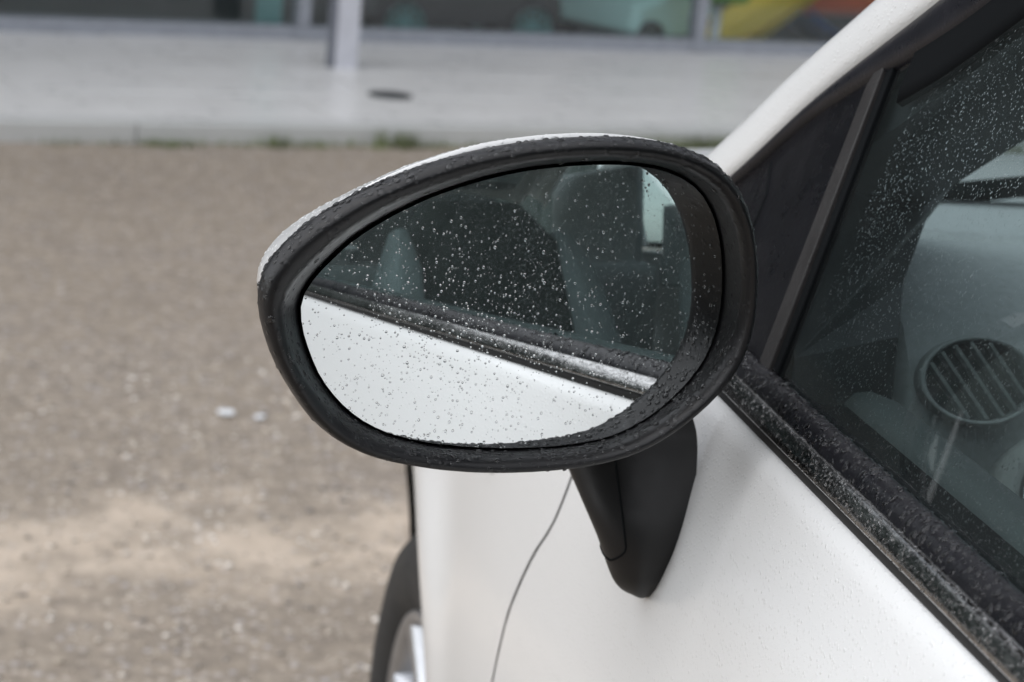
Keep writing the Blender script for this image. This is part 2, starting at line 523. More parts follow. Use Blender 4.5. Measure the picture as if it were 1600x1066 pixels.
MB().box((U0, .122, 3.92), (U1, 3.19, 4.02)).build('ceiling', M_inner, SHOP, False)
for x in (U0 - .12, U1 + .002): MB().box((x, 0, -.2), (x + .118, 3.3, 5.6)).build('end_wall', M_render, SHOP, False)
for k in (-6.4, 2.545 - 3.5, 6.0 - 3.5 + 2.2):
    cu = k
    c_ = MB().box((cu - .044, -.70, .055), (cu + .044, -.612, 4.399), .006).build('canopy_column', M_col, SHOP, False)
    MB().box((cu - .058, -.69, .055), (cu - .0455, -.63, 4.399), .003).build('column_shade_strip', M_cold, c_, False)  # dark strip added as the shaded left side of the column

# things on show behind the glass (only their lower edges clear the sill)
M_teal = simple('teal lacquer', (.10, .24, .24), .35)
M_pteal = simple('pale mint plastic', (.42, .62, .60), .35)
M_dkplast = simple('black toy plastic', (.012, .012, .014), .35)
M_yel = simple('yellow plastic', (.88, .64, .10), .4)
M_red = simple('red plastic', (.75, .17, .10), .4)
M_blue = simple('blue plastic', (.12, .45, .80), .4)
M_green = simple('green plastic', (.16, .36, .08), .4)
def shopthing(name, u, w, label, cat, rz=0., **kw):
    return empty(name, UW(u, w, FLZ), RZ + rz, label=label, category=cat, **kw)
t = shopthing('display_board', 2.60, 7.75, 'narrow teal board standing behind the shop window beside a mullion', 'board')
MB().box((-.06, 0, .0), (.055, .02, 1.5), .004).build('panel', M_teal, t, False)
MB().box((-.09, -.06, 0), (.085, .08, .012), .003).build('foot', M_dkplast, t, False)

def toy_car(name, u, w, rz, mbody, mrim, L, H, r, label, teal_trim=None):
    t = shopthing(name, u, w, label, 'toy car', rz, group='ride-on toy cars behind the shop window')
    W = .3
    prof = [(-.5, .26), (-.46, .52), (-.2, .6), (-.08, 1.), (.2, 1.), (.3, .62), (.47, .52), (.5, .3), (.47, .2), (-.46, .2)]
    P = []
    for y, k in ((-W, .92), (-W * .86, 1.), (W * .86, 1.), (W, .92)):
        P.append([(px * L * k, y, pz * H * (k if pz > .3 else 1)) for px, pz in prof])
    mb = MB().grid([row + [row[0]] for row in P])
    mb.add(P[0], [tuple(range(len(prof)))]); mb.add(P[-1], [tuple(range(len(prof)))])
    mb.build('body', mbody, t, False)
    for sx_ in (-.32, .32):
        for sy in (-1, 1):
            M4 = Matrix.Translation((sx_ * L, sy * (W + .002) , r)) @ Matrix.Rotation(pi / 2 * (1 if sy < 0 else -1), 4, 'X')
            wh = empty('wheel', (0, 0, 0), 0, t)
            MB().lathe([(r * .80, .02), (r * .88, .035), (r, .025), (r, -.07), (r * .8, -.07)], 28, M4).build('tyre', M_dkplast, wh)
            mb = MB().lathe([(0, .02), (r * .16, .024), (r * .18, .012), (r * .2, .004)], 20, M4).lathe([(r * .70, .018), (r * .78, .026), (r * .8, .0)], 28, M4)
            for k in range(10):
                a = 2 * pi * k / 10
                R4 = M4 @ Matrix.Rotation(a, 4, 'Z')
                mb.add([(R4 @ Vector(p))[:] for p in [(r*.15, -r*.055, .014), (r*.74, -r*.08, .016), (r*.74, r*.08, .016), (r*.15, r*.055, .014)]], [(0, 1, 2, 3)])
            mb.lathe([(0, -.004), (r * .79, -.004)], 24, M4)
            mb.build('rim', mrim, wh, False)
    return t
toy_car('toy_car', 3.72, 8.52, 0.0, M_dkplast, M_teal, 1.0, .62, .122, 'black ride-on toy car with teal rims behind the shop window')
toy_car('toy_car', 4.78, 8.62, .35, M_pteal, M_dkplast, .62, .46, .085, 'pale mint ride-on toy car behind the shop window')
# slide
t = shopthing('toy_slide', 5.04, 8.2, 'yellow plastic toy slide behind the shop window', 'slide')
P = []
for k in range(13):
    s = k / 12; x = s * 1.15 - .02; z = .07 + .03 * (1 - s) + max(0, s - .10) ** 1.02 * .92
    if k == 0: z = .055
    P.append([(x, -.21, z + .085), (x, -.19, z + .09), (x, -.17, z + .01), (x, -.12, z), (x, .12, z), (x, .17, z + .01), (x, .19, z + .09), (x, .21, z + .085)])
o = MB().grid(P).build('chute', M_yel, t); solidify(o, .014)
MB().box((-.10, -.26, 0), (.05, .26, .045), .012).build('foot', M_yel, t, False)
mb = MB()
for y in (-.17, .17): mb.tube([(1.14, y, 1.0), (1.5, y, 0)], .028)
mb.build('ladder_rail', M_green, t)
for k in range(4): MB().box((1.19 + .075 * k - .05, -.17, .80 - .205 * k), (1.19 + .075 * k + .05, .17, .83 - .205 * k), .006).build('step', M_green, t, False)
MB().box((.98, -.2, 0), (1.02, .2, .78), .01).build('support', M_green, t, False)
# toy bench in red and blue
t = shopthing('toy_rocker', 5.84, 8.4, 'red and blue plastic toy rocker behind the shop window, right of the slide', 'toy')
P = []
for y in (-.15, .15):
    P.append([(-.42 + 1.1 * k / 14, y, .05 + .30 * ((k / 14 - .5) * 2) ** 2) for k in range(15)])
o = MB().grid(P).build('rocker', M_blue, t); solidify(o, .05)
MB().box((-.34, -.14, .22), (.62, .14, .46), .06).build('seat', M_red, t)
MB().box((.46, -.13, .44), (.60, .13, .86), .05).build('backrest', M_red, t)
t = shopthing('toy_post', 4.93, 8.05, 'green plastic post behind the shop window left of the slide', 'toy')
MB().lathe([(.10, 0), (.10, .02), (.022, .03), (.022, .30), (.0, .30)], 16).build('stand', M_col, t)
MB().box((-.1, -.1, .30), (.12, .1, .62), .03).build('block', M_green, t)

# ------------------------------------------------------------------ dark block added unseen behind the viewer, for glass and wet trim to mirror
M_clad = simple('dark green backdrop cladding', (.085, .108, .098), .6, nscale=2, namp=.3)
M_cladd = simple('dark backdrop door', (.02, .022, .022), .6)
WH = empty('reflection_backdrop', (1.0, -13.0, 0), 0, label='unseen dark green block added behind the viewer to be mirrored in the car glass', category='building')
MB().box((-26, -8, 0), (9, 0, 8.6)).build('wall', M_clad, WH, False)
MB().box((-26.1, -8.1, 8.602), (9.1, .12, 8.9), .02).build('roof_edge', M_cladd, WH, False)
for k in range(70): MB().box((-25.9+.5*k, .002, .25), (-25.7+.5*k, .045, 8.5)).build('backdrop_rib', M_clad, WH, False)
for u in (-22., -16., -10., -5., 0., 5.): MB().box((u-1.6, .05, 0), (u+1.6, .1, 3.4), .01).build('backdrop_door', M_cladd, WH, False)

# ------------------------------------------------------------------ the car
XC = .915                                     # centre line of the car
CARBASE = Vector((XC, -.35, 0))
CAR = empty('parked_car', CARBASE, label='white parked hatchback with a black-rimmed door mirror, wet with rain', category='car')
def part(mb, name, mat, parent=CAR, smooth=True, fix=True, **kw):
    o = mb.build(name, mat, parent, smooth, fix, **kw)
    if parent is CAR: o.location = -CARBASE
    return o
def pchip(xs, ys):
    xs = list(xs); ys = list(ys); k = len(xs)
    d = [(ys[i+1]-ys[i])/(xs[i+1]-xs[i]) for i in range(k-1)]
    mm = [d[0]] + [0 if d[i-1]*d[i] <= 0 else 2*d[i-1]*d[i]/(d[i-1]+d[i]) for i in range(1, k-1)] + [d[-1]]
    def fn(x):
        if x <= xs[0]: return ys[0]
        if x >= xs[-1]: return ys[-1]
        i = 0
        while xs[i+1] < x: i += 1
        h = xs[i+1]-xs[i]; s = (x-xs[i])/h
        return (2*s**3-3*s**2+1)*ys[i]+(s**3-2*s**2+s)*h*mm[i]+(-2*s**3+3*s**2)*ys[i+1]+(s**3-s**2)*h*mm[i+1]
    return fn
def catmull(P, n):
    P = [Vector(p) for p in P]; out = []
    for i in range(len(P)-1):
        a, b_, c, d = P[max(i-1, 0)], P[i], P[i+1], P[min(i+2, len(P)-1)]
        for k in range(n):
            t = k/n
            out.append(.5*((2*b_)+(c-a)*t+(2*a-5*b_+4*c-d)*t*t+(3*b_-a-3*c+d)*t**3))
    out.append(P[-1]); return out
def sstep(a, b_, x):
    t = min(1, max(0, (x-a)/(b_-a))); return t*t*(3-2*t)

def zb(y): return .926 - .0466*y              # lower edge of the waist trim
_prof = pchip([0, .006, .02, .045, .09, .15, .23, .33, .44, .54, .62, .72], [.145, .1395, .1335, .124, .1105, .098, .0865, .079, .077, .080, .087, .105])
FY, FZ, RY = .90, .285, -1.61                 # axle positions
RA = .335
def S(y, z):
    x = _prof(zb(y) - z)
    if y > .45: x += .075*(min(y, 1.2)-.45)**2
    if y > 1.1:
        u = min((y-1.1)/.63, .999); x += .80*(1-sqrt(1-u*u))
    if y < -1.2: x += .05*(y+1.2)**2
    if y < -1.8:
        u = min((-1.8-y)/.47, .999); x += .75*(1-sqrt(1-u*u))
    for yc in (FY, RY):
        r = sqrt((y-yc)**2 + (z-FZ)**2)
        fl = 0.003 + .014*sstep(.47, .66, z) if yc > 0 else .016
        x -= fl*exp(-((r-RA)/.055)**2) if r > RA else fl
    return x
yF = pchip([.22, .5, .636, .681, .715, .744, .774, .791, .806, .86, .93], [.385, .392, .394, .39, .375, .357, .331, .325, .323, .335, .37])
YB = -.98                                     # rear edge of the front door

def mirrored(o, name, mat=None):
    me = o.data.copy()
    for v in me.vertices: v.co.x = 2*XC - v.co.x
    me.flip_normals()
    if mat: me.materials.clear(); me.materials.append(mat)
    q = link(name, me, o.parent, o.location.copy())
    for md in o.modifiers:
        solidify(q, md.thickness, md.offset)
    return q

# door skin
P = []
for i in range(91):
    s = i/90; row = []
    y0 = YB + (.36-YB)*s
    for j in range(50):
        v = (j/49)**1.7
        z = zb(y0)*(1-v) + .24*v
        y = YB + (yF(z)-.0025-YB)*s
        z = zb(y)*(1-v) + .24*v
        row.append((S(y, z), y, z))
    x, y, z = row[0]
    row = [(x+.010, y, z-.004), (x+.004, y, z+.0004)] + row
    P.append(row)
door = orient(part(MB().grid(P), 'door', M_paint)); solidify(door, .010)
door_r = mirrored(door, 'door', M_paint_far)
# handle
hp = []
for k in range(13):
    t = k/12; y = -.86+.17*t; z = .845
    hp.append((S(y, z)-.008-.022*sin(pi*t)**.6, y, z))
part(MB().tube(hp, .011), 'handle', M_paint, door)
# dark strip set just under the skin as the shade in the shut line
P = []
for j in range(30):
    z = .25 + (.905-.25)*j/29; y = yF(z)
    P.append([(S(y, z)+.010, y-.012, z), (S(y-.0024, z)+.0009, y-.0024, z), (S(y+.0024, z)+.0009, y+.0024, z), (S(y, z)+.010, y+.012, z)])
part(MB().grid(P), 'shut_line_shade', M_gap, smooth=False)

def side_panel(name, ya, yend, yc, ztop, nf, zlow=.22):
    """body side with a round wheel opening; ya(z) is the edge at the door"""
    sgn = 1 if yend > yc else -1
    cols = []                                                # (function y(z), zbottom)
    y_in = yc - sgn*RA
    for k in range(16):
        s = k/16; cols.append((lambda z, s=s: ya(z) + (y_in-ya(z))*s, zlow))
    for k in range(41):
        ph = pi*k/40
        y = yc - sgn*RA*cos(ph); cols.append((lambda z, y=y: y, FZ + RA*sin(ph)))
    for k in range(1, nf+1):
        s = (k/nf); y1 = yc + sgn*RA
        y = y1 + (yend-y1)*sin(s*pi/2); cols.append((lambda z, y=y: y, zlow))
    P = []
    for fn, zl in cols:
        row = []
        for j in range(44):
            v = (j/43)**1.25
            yt = fn(.7); zt = ztop(yt); z = zt*(1-v)+zl*v
            y = fn(z); row.append((S(y, z), y, z))
        x, y, z = row[0]
        P.append([(x+.02, y, z-.006), (x+.005, y, z+.0005)] + row)
    o = orient(part(MB().grid(P), name, M_paint)); solidify(o, .010)
    return o
ztop_f = lambda y: zb(y) - .008 - .24*max(0, y-.95)**2
fender = side_panel('fender', lambda z: yF(z)+.0025, 1.725, FY, ztop_f, 22)
mirrored(fender, 'fender', M_paint_far)
ztop_r = lambda y: zb(y) - .0
rearq = side_panel('rear_quarter', lambda z: YB-.004, -2.262, RY, ztop_r, 18)
mirrored(rearq, 'rear_quarter', M_paint_far)

# side repeater lamp on the fender
ly, lz = .565, .745
lp = []
for k in range(7):
    a = pi/2*k/6; lp.append((.017*cos(a), .009*sin(a)))
lm = Matrix.Translation((S(ly, lz)+.001, ly, lz)) @ Matrix.Rotation(-pi/2, 4, 'Y') @ Matrix.Scale(1.9, 4, Vector((0, 1, 0)))
part(MB().lathe(lp, 20, lm), 'side_repeater', M_lamp)

# bonnet
P = []
for i in range(36):
    y = .40 + (1.72-.40)*sin(pi/2*i/35)
    xe = S(y, ztop_f(y)) + .006; row = []
    for j in range(33):
        s = -1+2*j/32; xx = XC + (XC-xe)*s
        row.append((xx, y, ztop_f(y) + .004 + (.055-.02*max(0, y-.4))*(1-abs(s)**2.4)))
    P.append(row)
part(MB().grid(P), 'bonnet', M_paint)
# nose and tail closing panels
for nm, ye, zt in (('front_bumper', 1.715, ztop_f(1.715)), ('tailgate', -2.252, .98)):
    P = []
    for j in range(14):
        z = zt + (.22-zt)*j/13; xe = S(ye, z)
        P.append([(XC+(XC-xe)*s, ye + (.02 if ye > 0 else -.02)*(1-s*s), z) for s in [-1+2*k/16 for k in range(17)]])
    part(MB().grid(P), nm, M_paint_far)

# windscreen pillar and roof rail
PO = [(.150, .52, .915), (.182, .362, 1.012), (.202, .266, 1.08), (.219, .184, 1.135), (.252, .02, 1.245), (.285, -.16, 1.352), (.315, -.40, 1.415), (.330, -.9, 1.445), (.345, -1.6, 1.405), (.37, -2.02, 1.33), (.39, -2.2, 1.20)]
PI_ = [(.150, .452, .915), (.182, .301, 1.015), (.2015, .216, 1.077), (.221, .105, 1.144), (.251, -.05, 1.240), (.281, -.23, 1.340), (.306, -.46, 1.392), (.318, -.9, 1.415), (.335, -1.6, 1.37), (.36, -1.95, 1.29), (.37, -2.12, 1.16)]
co_, ci_ = catmull(PO, 8), catmull(PI_, 8)
P = []
for a, c in zip(co_, ci_):
    row = [tuple(c + Vector((.014, -.002, -.006)))]
    nrm = Vector((-.75, .35, .55))
    for k in range(9):
        t = k/8; p = c.lerp(a, t) + nrm*.007*(1-(2*t-1)**2)
        row.append(tuple(p))
    row.append(tuple(a + Vector((.012, .004, -.002)))); row.append(tuple(a + Vector((.04, .004, -.014))))
    P.append(row)
pillar = part(MB().grid(P), 'windscreen_pillar', M_paint)
mirrored(pillar, 'windscreen_pillar', M_paint_far)
# windscreen
P = []; FR = []
for j in range(21):
    t = j/20; row = []; 
    for i in range(25):
        s = -1+2*i/24
        a = Vector((XC+s*.735, .66-.20*s*s, .962-.042*s*s)); c = Vector((XC+s*.60, -.17-.05*s*s, 1.435-.03*s*s))
        p = a.lerp(c, t) + Vector((0, .35, .9)).normalized()*.02*sin(pi*t)
        row.append(tuple(p))
    P.append(row)
part(MB().grid(P), 'windscreen', M_glass)
part(MB().grid([[(x, y+.004, z+.006) for x, y, z in P[0]], [(x, y+.004, z+.006) for x, y, z in P[1]]]), 'windscreen_border', M_rubber)
# roof and headlining
for nm, dz, mt in (('roof', 0., M_paint_far), ('headlining', -.03, M_head)):
    P = []
    for p in co_[40:]:
        P.append([(XC+(XC-p.x-.03)*s, p.y, p.z + dz + .045*(1-abs(s)**2.2)) for s in [-1+2*k/20 for k in range(21)]])
    part(MB().grid(P), nm, mt)
# rear screen
P = []
e = co_[-1]
for t in range(6):
    P.append([(XC+(XC-e.x-.03)*s, e.y-.06*t/5*.8, e.z+.02*(1-s*s) - (e.z-.975)*t/5) for s in [-1+2*k/12 for k in range(13)]])
part(MB().grid(P), 'rear_screen', M_glass)

# ---- waist trims: swept along the door
def sweep_y(prof, y0, y1, n_=80):
    P = []
    for i in range(n_+1):
        y = y0+(y1-y0)*i/n_
        P.append([(.145+dx, y, zb(y)+dz) for dx, dz in prof])
    return MB().grid(P)
YT0, YT1 = .445, -1.9
o = part(sweep_y([(.012, -.004), (.0015, -.0006), (.0004, .0018), (.0006, .0045), (.0022, .0066), (.010, .007)], YT0, YT1), 'lower_seal', M_rubber)
part(sweep_y([(.0265, .016), (.036, .011), (.050, .0085), (.060, .0105)], .10, -1.0), 'inner_waist_seal', M_gap)  # black strip put in as the shade of the gap behind the glass
chrome = part(sweep_y([(.008, .0058), (.0010, .0060), (-.0010, .0064), (-.0013, .0074), (-.0004, .0100), (.0013, .0132), (.0034, .0160), (.0048, .0166), (.0058, .0162), (.0062, .0148)], YT0, YT1), 'bright_strip', M_chrome)
seal = part(sweep_y([(.0056, .0150), (.0062, .0172), (.0075, .0198), (.0098, .0224), (.0125, .0243), (.0155, .0252), (.0178, .0248), (.0186, .0232), (.0186, .018)], YT0-.02, YT1), 'waist_seal', M_seal)

# ---- side glass plane: (y, h) -> point
TU = radians(18.0); XG = .1655
NOUT = Vector((-cos(TU), 0, sin(TU)))
def PG(y, h, off=0.):
    return Vector((XG + h*sin(TU), y, zb(y)+.0215+h*cos(TU))) + NOUT*off
_hA = pchip([-p.y for p in ci_[4:]], [(p.z-zb(p.y)-.0215)/cos(TU) for p in ci_[4:]])
def hA(y): return _hA(-y)
_wA = pchip([-.45, -.30, -.226, -.127, -.05, .2, .5, 2.], [.006, .010, .014, .025, .034, .036, .036, .036])
def wA(y): return _wA(-y)
def prism(pts, o0, o1, bev=0.):
    k = len(pts); V = [PG(y, h, o0) for y, h in pts] + [PG(y, h, o1) for y, h in pts]
    F = [tuple(range(k))[::-1], tuple(range(k, 2*k))] + [(i, (i+1) % k, (i+1) % k+k, i+k) for i in range(k)]
    mb = MB().add([tuple(v) for v in V], F)
    if bev:
        bm = bmesh.new(); vs = [bm.verts.new(v) for v in mb.v]
        for f in mb.f: bm.faces.new([vs[i] for i in f])
        bmesh.ops.recalc_face_normals(bm, faces=bm.faces)
        bm.faces.ensure_lookup_table(); bm.edges.index_update()
        top = [e_ for e_ in bm.edges if all(v.index >= k for v in e_.verts)]
        bm.verts.index_update(); top = [e_ for e_ in bm.edges if all(v.index >= k for v in e_.verts)]
        bmesh.ops.bevel(bm, geom=top, offset=bev, segments=3, affect='EDGES', profile=.5)
        bm.verts.index_update()
        mb = MB().add([tuple(v.co) for v in bm.verts], [[v.index for v in f.verts] for f in bm.faces]); bm.free()
    return mb
# black upper frame along the pillar, rounded in section
ys = [.440 - (.440+1.0)*i/110 for i in range(111)]
P = []
for y in ys:
    h1, h0 = hA(y)-.0012, hA(y)-wA(y)
    row = [tuple(PG(y, h1, -.006))]
    for k in range(11):
        t = k/10; row.append(tuple(PG(y, h1+(h0-h1)*t, .0005+.0075*(1-(2*t-.75)**2/1.5625)**.5 if abs(2*t-.75) < 1.25 else .0005)))
    row.append(tuple(PG(y, h0, -.006))); P.append(row)
frame = part(MB().grid(P), 'window_frame', M_frame)
# drip seal starting at the notch in the pillar edge
P = []
for i in range(60):
    y = .212 - .75*i/59; c = .0 if i == 0 else 1.
    P.append([tuple(PG(y, hA(y)+.0005, .001)), tuple(PG(y, hA(y)+.0035*c+.0005, .0075)), tuple(PG(y, hA(y)+.0055*c+.0005, .0095)), tuple(PG(y, hA(y)+.0062*c+.0005, .004))])
part(MB().grid(P), 'drip_seal', M_rubber)
# glass run channel under the frame
P = []
for y in ys:
    if y > .115: continue
    h0 = hA(y)-wA(y)
    P.append([tuple(PG(y, h0+.004, .0035)), tuple(PG(y, h0-.018, .0028)), tuple(PG(y, h0-.025, .0012)), tuple(PG(y, h0-.026, -.003))])
part(MB().grid(P), 'glass_run', M_gap)
# corner sail panel ahead of the divider strip
pts = [(.125, -.002), (.1545, .172)]
for k in range(21):
    y = .165 + (.436-.165)*k/20; pts.append((y, max(hA(y)-wA(y)+.004, -.001)))
pts.append((.436, -.002))
sail = part(prism(pts, -.004, .003), 'corner_panel', M_sail, CAR, False)
# folded seam on the sail
part(MB().tube([tuple(PG(.258, .098, .0028)), tuple(PG(.240, .080, .0028)), tuple(PG(.236, .045, .0026))], .0012, 6), 'seam', M_gap, sail)
# divider strip
strip = part(prism([(.108, -.002), (.1265, -.002), (.1555, .158), (.152, .168), (.143, .173)], .000, .0052, .0010), 'divider_strip', M_strip, CAR, False)
part(prism([(.099, -.002), (.1075, -.002), (.1425, .173), (.135, .176)], -.001, .0030, .0008), 'divider_lip', M_gap, strip, False)
# main side glass
pts = [(.100, -.018), (.134, .180)]
for k in range(41):
    y = .120 + (-.97-.120)*k/40; pts.append((y, hA(y)-wA(y)+.006))
pts.append((-.97, -.018))
sideglass = part(prism(pts, -.0032, .0006), 'side_window', M_glass, CAR, False)
q = mirrored(sideglass, 'side_window')
# middle post and rear side glass
part(prism([(-.955, -.01), (-1.045, -.01), (-1.045, hA(-1.045)), (-.955, hA(-.955))], -.01, .004, .002), 'middle_post', M_frame, CAR, False)
pts = [(-1.045, -.018)] + [(-1.045-.75*k/20, min(hA(-1.045-.75*k/20)-.03, .45)) for k in range(21)] + [(-1.80, -.018)]
rg = part(prism(pts, -.003, .0006), 'rear_side_window', M_glass, CAR, False)
mirrored(rg, 'rear_side_window')
part(prism([(-1.80, -.01), (-2.1, -.01), (-2.1, hA(-2.05)-.0), (-1.80, hA(-1.80))], -.01, .004, .002), 'rear_post', M_paint, CAR, False)
for o in list(CAR.children):
    if o.name.startswith(('window_frame', 'middle_post', 'rear_post', 'waist_seal', 'bright_strip')) and '.001' not in o.name: mirrored(o, o.name)

# ---- wheels
def wheel(y, side, steer):
    r = .272; xo = .117
    c = Vector((xo if side < 0 else 2*XC-xo, y, r+.001))
    w_ = empty('wheel', c-CARBASE, steer, CAR)
    M4 = Matrix.Rotation(pi/2*side, 4, 'Y')
    MB().lathe([(.188, .004), (.195, .010), (.207, .016), (.232, .018), (.254, .012), (.265, .002), (r, -.018), (r+.001, -.08), (r, -.15), (.26, -.172), (.2, -.172)], 64, M4).build('tyre', M_tyre, w_)
    mb = MB().lathe([(.192, .002), (.189, .008), (.182, .009), (.176, .003), (.172, -.05), (.170, -.14)], 64, M4)
    mb.lathe([(0, .002), (.028, .002), (.036, -.002), (.06, -.006), (.065, -.03)], 32, M4)
    for k in range(10):
        a0 = 2*pi*k/10
        Rk = M4 @ Matrix.Rotation(a0, 4, 'Z')
        Pq = []
        for t in range(6):
            s = t/5; rr = .045+.134*s; hw = .017-.006*s+.008*s*s*s
            z = -.006+.012*s
            Pq.append([(Rk @ Vector(p))[:] for p in ((rr, -hw, z-.022), (rr, -hw*.8, z-.002), (rr, 0, z), (rr, hw*.8, z-.002), (rr, hw, z-.022))])
        mb.grid(Pq)
    mb.build('rim', M_alloy, w_)
    MB().lathe([(0, -.045), (.14, -.045), (.14, -.06), (0, -.06)], 32, M4).build('brake_disc', M_iron, w_)
    return w_
wheel(FY, -1, radians(3)); wheel(FY, 1, radians(3)); wheel(RY, -1, 0); wheel(RY, 1, 0)
for yc in (FY, RY):
    P = []
    for k in range(25):
        a = pi*k/24
        P.append([(x, yc+(RA+.012)*cos(a), FZ+(RA+.012)*sin(a)) for x in (.165, .19, .24, .34)])
    P2 = [[(.34, yc, FZ)]*2]
    mb = MB().grid(P)
    mb.add([(.34, yc+.36*cos(pi*k/24), FZ+.36*sin(pi*k/24)) for k in range(25)] + [(.34, yc+.36, .1), (.34, yc-.36, .1)], [tuple(range(25)) + (26, 25)])
    al = part(mb, 'wheel_arch_liner', M_gap, CAR, False); mirrored(al, 'wheel_arch_liner')
# floor pan
part(MB().box((.20, -2.1, .2), (1.63, 1.15, .3)), 'floor_pan', M_carpet, CAR, False)
part(MB().box((.22, .50, .31), (1.61, .56, .85)), 'bulkhead', M_carpet, CAR, False)
P = []
for k in range(25):
    s = -1+2*k/24
    P.append([(XC+s*.78, .395, ztop_f(.395)+.050*(1-abs(s)**2.4)-.004), (XC+s*.76, .50-.05*s*s, .888+.052*(1-s*s)), (XC+s*.735, .664-.20*s*s, .958-.042*s*s)])
part(MB().grid(P), 'cowl', M_rubber)

# ---- cabin
def dash_sec(x):
    k = 1.0
    return [(.64, .948), (.50, .962), (.40, .966), (.388, .957), (.372, .957), (.36, .968), (.28, .972), (.235, .965), (.19, .952), (.162, .925), (.150, .895), (.155, .85), (.175, .80), (.20, .72), (.26, .62), (.34, .52)]
P = []
for i in range(61):
    x = .262 + (1.57-.262)*i/60
    hood = .035*exp(-((x-.60)/.16)**4)
    P.append([(x, y - .02*hood/.035*(1 if z > .9 else 0), z + (hood if y < .34 and z > .9 else 0)) for y, z in dash_sec(x)])
dash = part(MB().grid(P), 'dashboard', M_dash)
autosmooth(dash, 30)
# rounded end of the dashboard next to the door
P2 = [[(.262, y, z) for y, z in dash_sec(0)], [(.252, .30+(y-.30)*.97, z-.004) for y, z in dash_sec(0)], [(.243, .33+(y-.33)*.86, z-.014) for y, z in dash_sec(0)], [(.238, .36+(y-.36)*.6, .8+(z-.8)*.8) for y, z in dash_sec(0)]]
part(MB().grid(P2), 'dashboard_end', M_dash, dash)
# dark slot across the dash top
part(MB().box((.30, .366, .9585), (1.54, .394, .9605)), 'demister_slot', M_dashd, dash, False)
# air vent
def frame_at(c, nrm, up=Vector((0, 0, 1))):
    z = Vector(nrm).normalized(); x = up.cross(z).normalized(); y = z.cross(x)
    return Matrix(((x.x, y.x, z.x, c[0]), (x.y, y.y, z.y, c[1]), (x.z, y.z, z.z, c[2]), (0, 0, 0, 1)))
VM = frame_at((.2935, .146, .9345), (-.12, -.93, .35)) @ Matrix.Scale(.74, 4, Vector((0, 1, 0)))
vent = part(MB().lathe([(.0335, -.012), (.0335, .002), (.0325, .0040), (.0310, .0035), (.0300, .001), (.0295, -.02)], 48, VM), 'air_vent', M_dash, dash)
part(MB().lathe([(0, -.012), (.0296, -.012)], 32, VM), 'vent_back', M_card, dash)
for k in range(5):
    q = -.0185 + .0092*k; hl = sqrt(max(0, .0292**2-q*q))
    Rm = VM @ Matrix.Rotation(radians(-60), 4, 'Z')
    o = part(MB().add([(Rm @ Vector(p))[:] for p in [(-hl, q-.0009, .002), (hl, q-.0009, .002), (hl, q+.0009, .003), (-hl, q+.0009, .003), (-hl, q-.0009, -.008), (hl, q-.0009, -.008)]], [(0, 1, 2, 3), (0, 4, 5, 1)]), 'vent_slat', M_seat2, dash, False)
# round switch pod under the vent
KM = frame_at((.342, .122, .874), (-.1, -.86, .5))
part(MB().lathe([(.040, -.03), (.040, .0), (.037, .006), (.027, .009), (.024, .004)], 40, KM), 'switch_pod', M_head, dash)
part(MB().lathe([(.0245, .004), (.0235, .0085), (.0215, .0085), (.0205, .004)], 40, KM), 'switch_ring', M_silver, dash)
part(MB().lathe([(0, .004), (.021, .004)], 32, KM), 'switch_face', M_dashd, dash)
# black end panel and pillar trim between door and dashboard
pts3 = [(.20, .30, 1.035), (.335, .33, 1.012), (.300, .28, .995), (.262, .20, .975), (.247, .155, .955), (.243, .14, .92), (.235, .13, .86), (.20, .11, .78), (.17, .10, .80), (.172, .10, .955)]
part(MB().add(pts3, [tuple(range(len(pts3)))]), 'dashboard_side_cover', M_dashd, CAR, False)
P = []
for a, c in list(zip(co_, ci_))[4:56]:
    P.append([tuple(c+Vector((.000, -.012, -.052))), tuple(c+Vector((.006, .0, -.030))), tuple(c+Vector((.055, .02, -.035))), tuple(c+Vector((.105, .05, -.058))), tuple(a+Vector((.115, .02, -.020))), tuple(a+Vector((.09, .012, -.002))), tuple(a+Vector((.04, .002, -.002)))])
pt = part(MB().grid(P), 'pillar_trim', M_dashd); mirrored(pt, 'pillar_trim')
# door card with its ledge
P = []
for i in range(40):
    y = .10 + (-.95-.10)*i/39; z = zb(y)
    P.append([(.190, y, z-.06), (.199, y, z-.01), (.202, y, z+.010), (.207, y, z+.016), (.216, y, z+.0175), (.232, y, z+.012), (.244, y, z+.000), (.250, y, z-.03), (.246, y, z-.12), (.235, y, z-.2), (.23, y, z-.3), (.2, y, .3)])
card = part(MB().grid(P), 'door_card', M_card); mirrored(card, 'door_card')
# steering wheel
SM = frame_at((.60, -.10, .865), (0, -.88, .47))
mb = MB()
V = []; F = []
for i in range(48):
    a = 2*pi*i/48
    for j in range(10):
        t = 2*pi*j/10; rr = .182+.014*cos(t)
        V.append((SM @ Vector((rr*cos(a), rr*sin(a), .014*sin(t))))[:])
for i in range(48):
    for j in range(10): F.append((i*10+j, ((i+1) % 48)*10+j, ((i+1) % 48)*10+(j+1) % 10, i*10+(j+1) % 10))
sw = part(mb.add(V, F), 'steering_wheel', M_dashd)
part(MB().lathe([(0, .0), (.05, -.002), (.07, -.012), (.075, -.05)], 28, SM), 'hub', M_dashd, sw)
for a in (0, pi, 1.5*pi):
    part(MB().tube([(SM @ Vector((.06*cos(a), .06*sin(a), -.02)))[:], (SM @ Vector((.178*cos(a), .178*sin(a), 0)))[:]], [.02, .013]), 'spoke', M_dashd, sw)
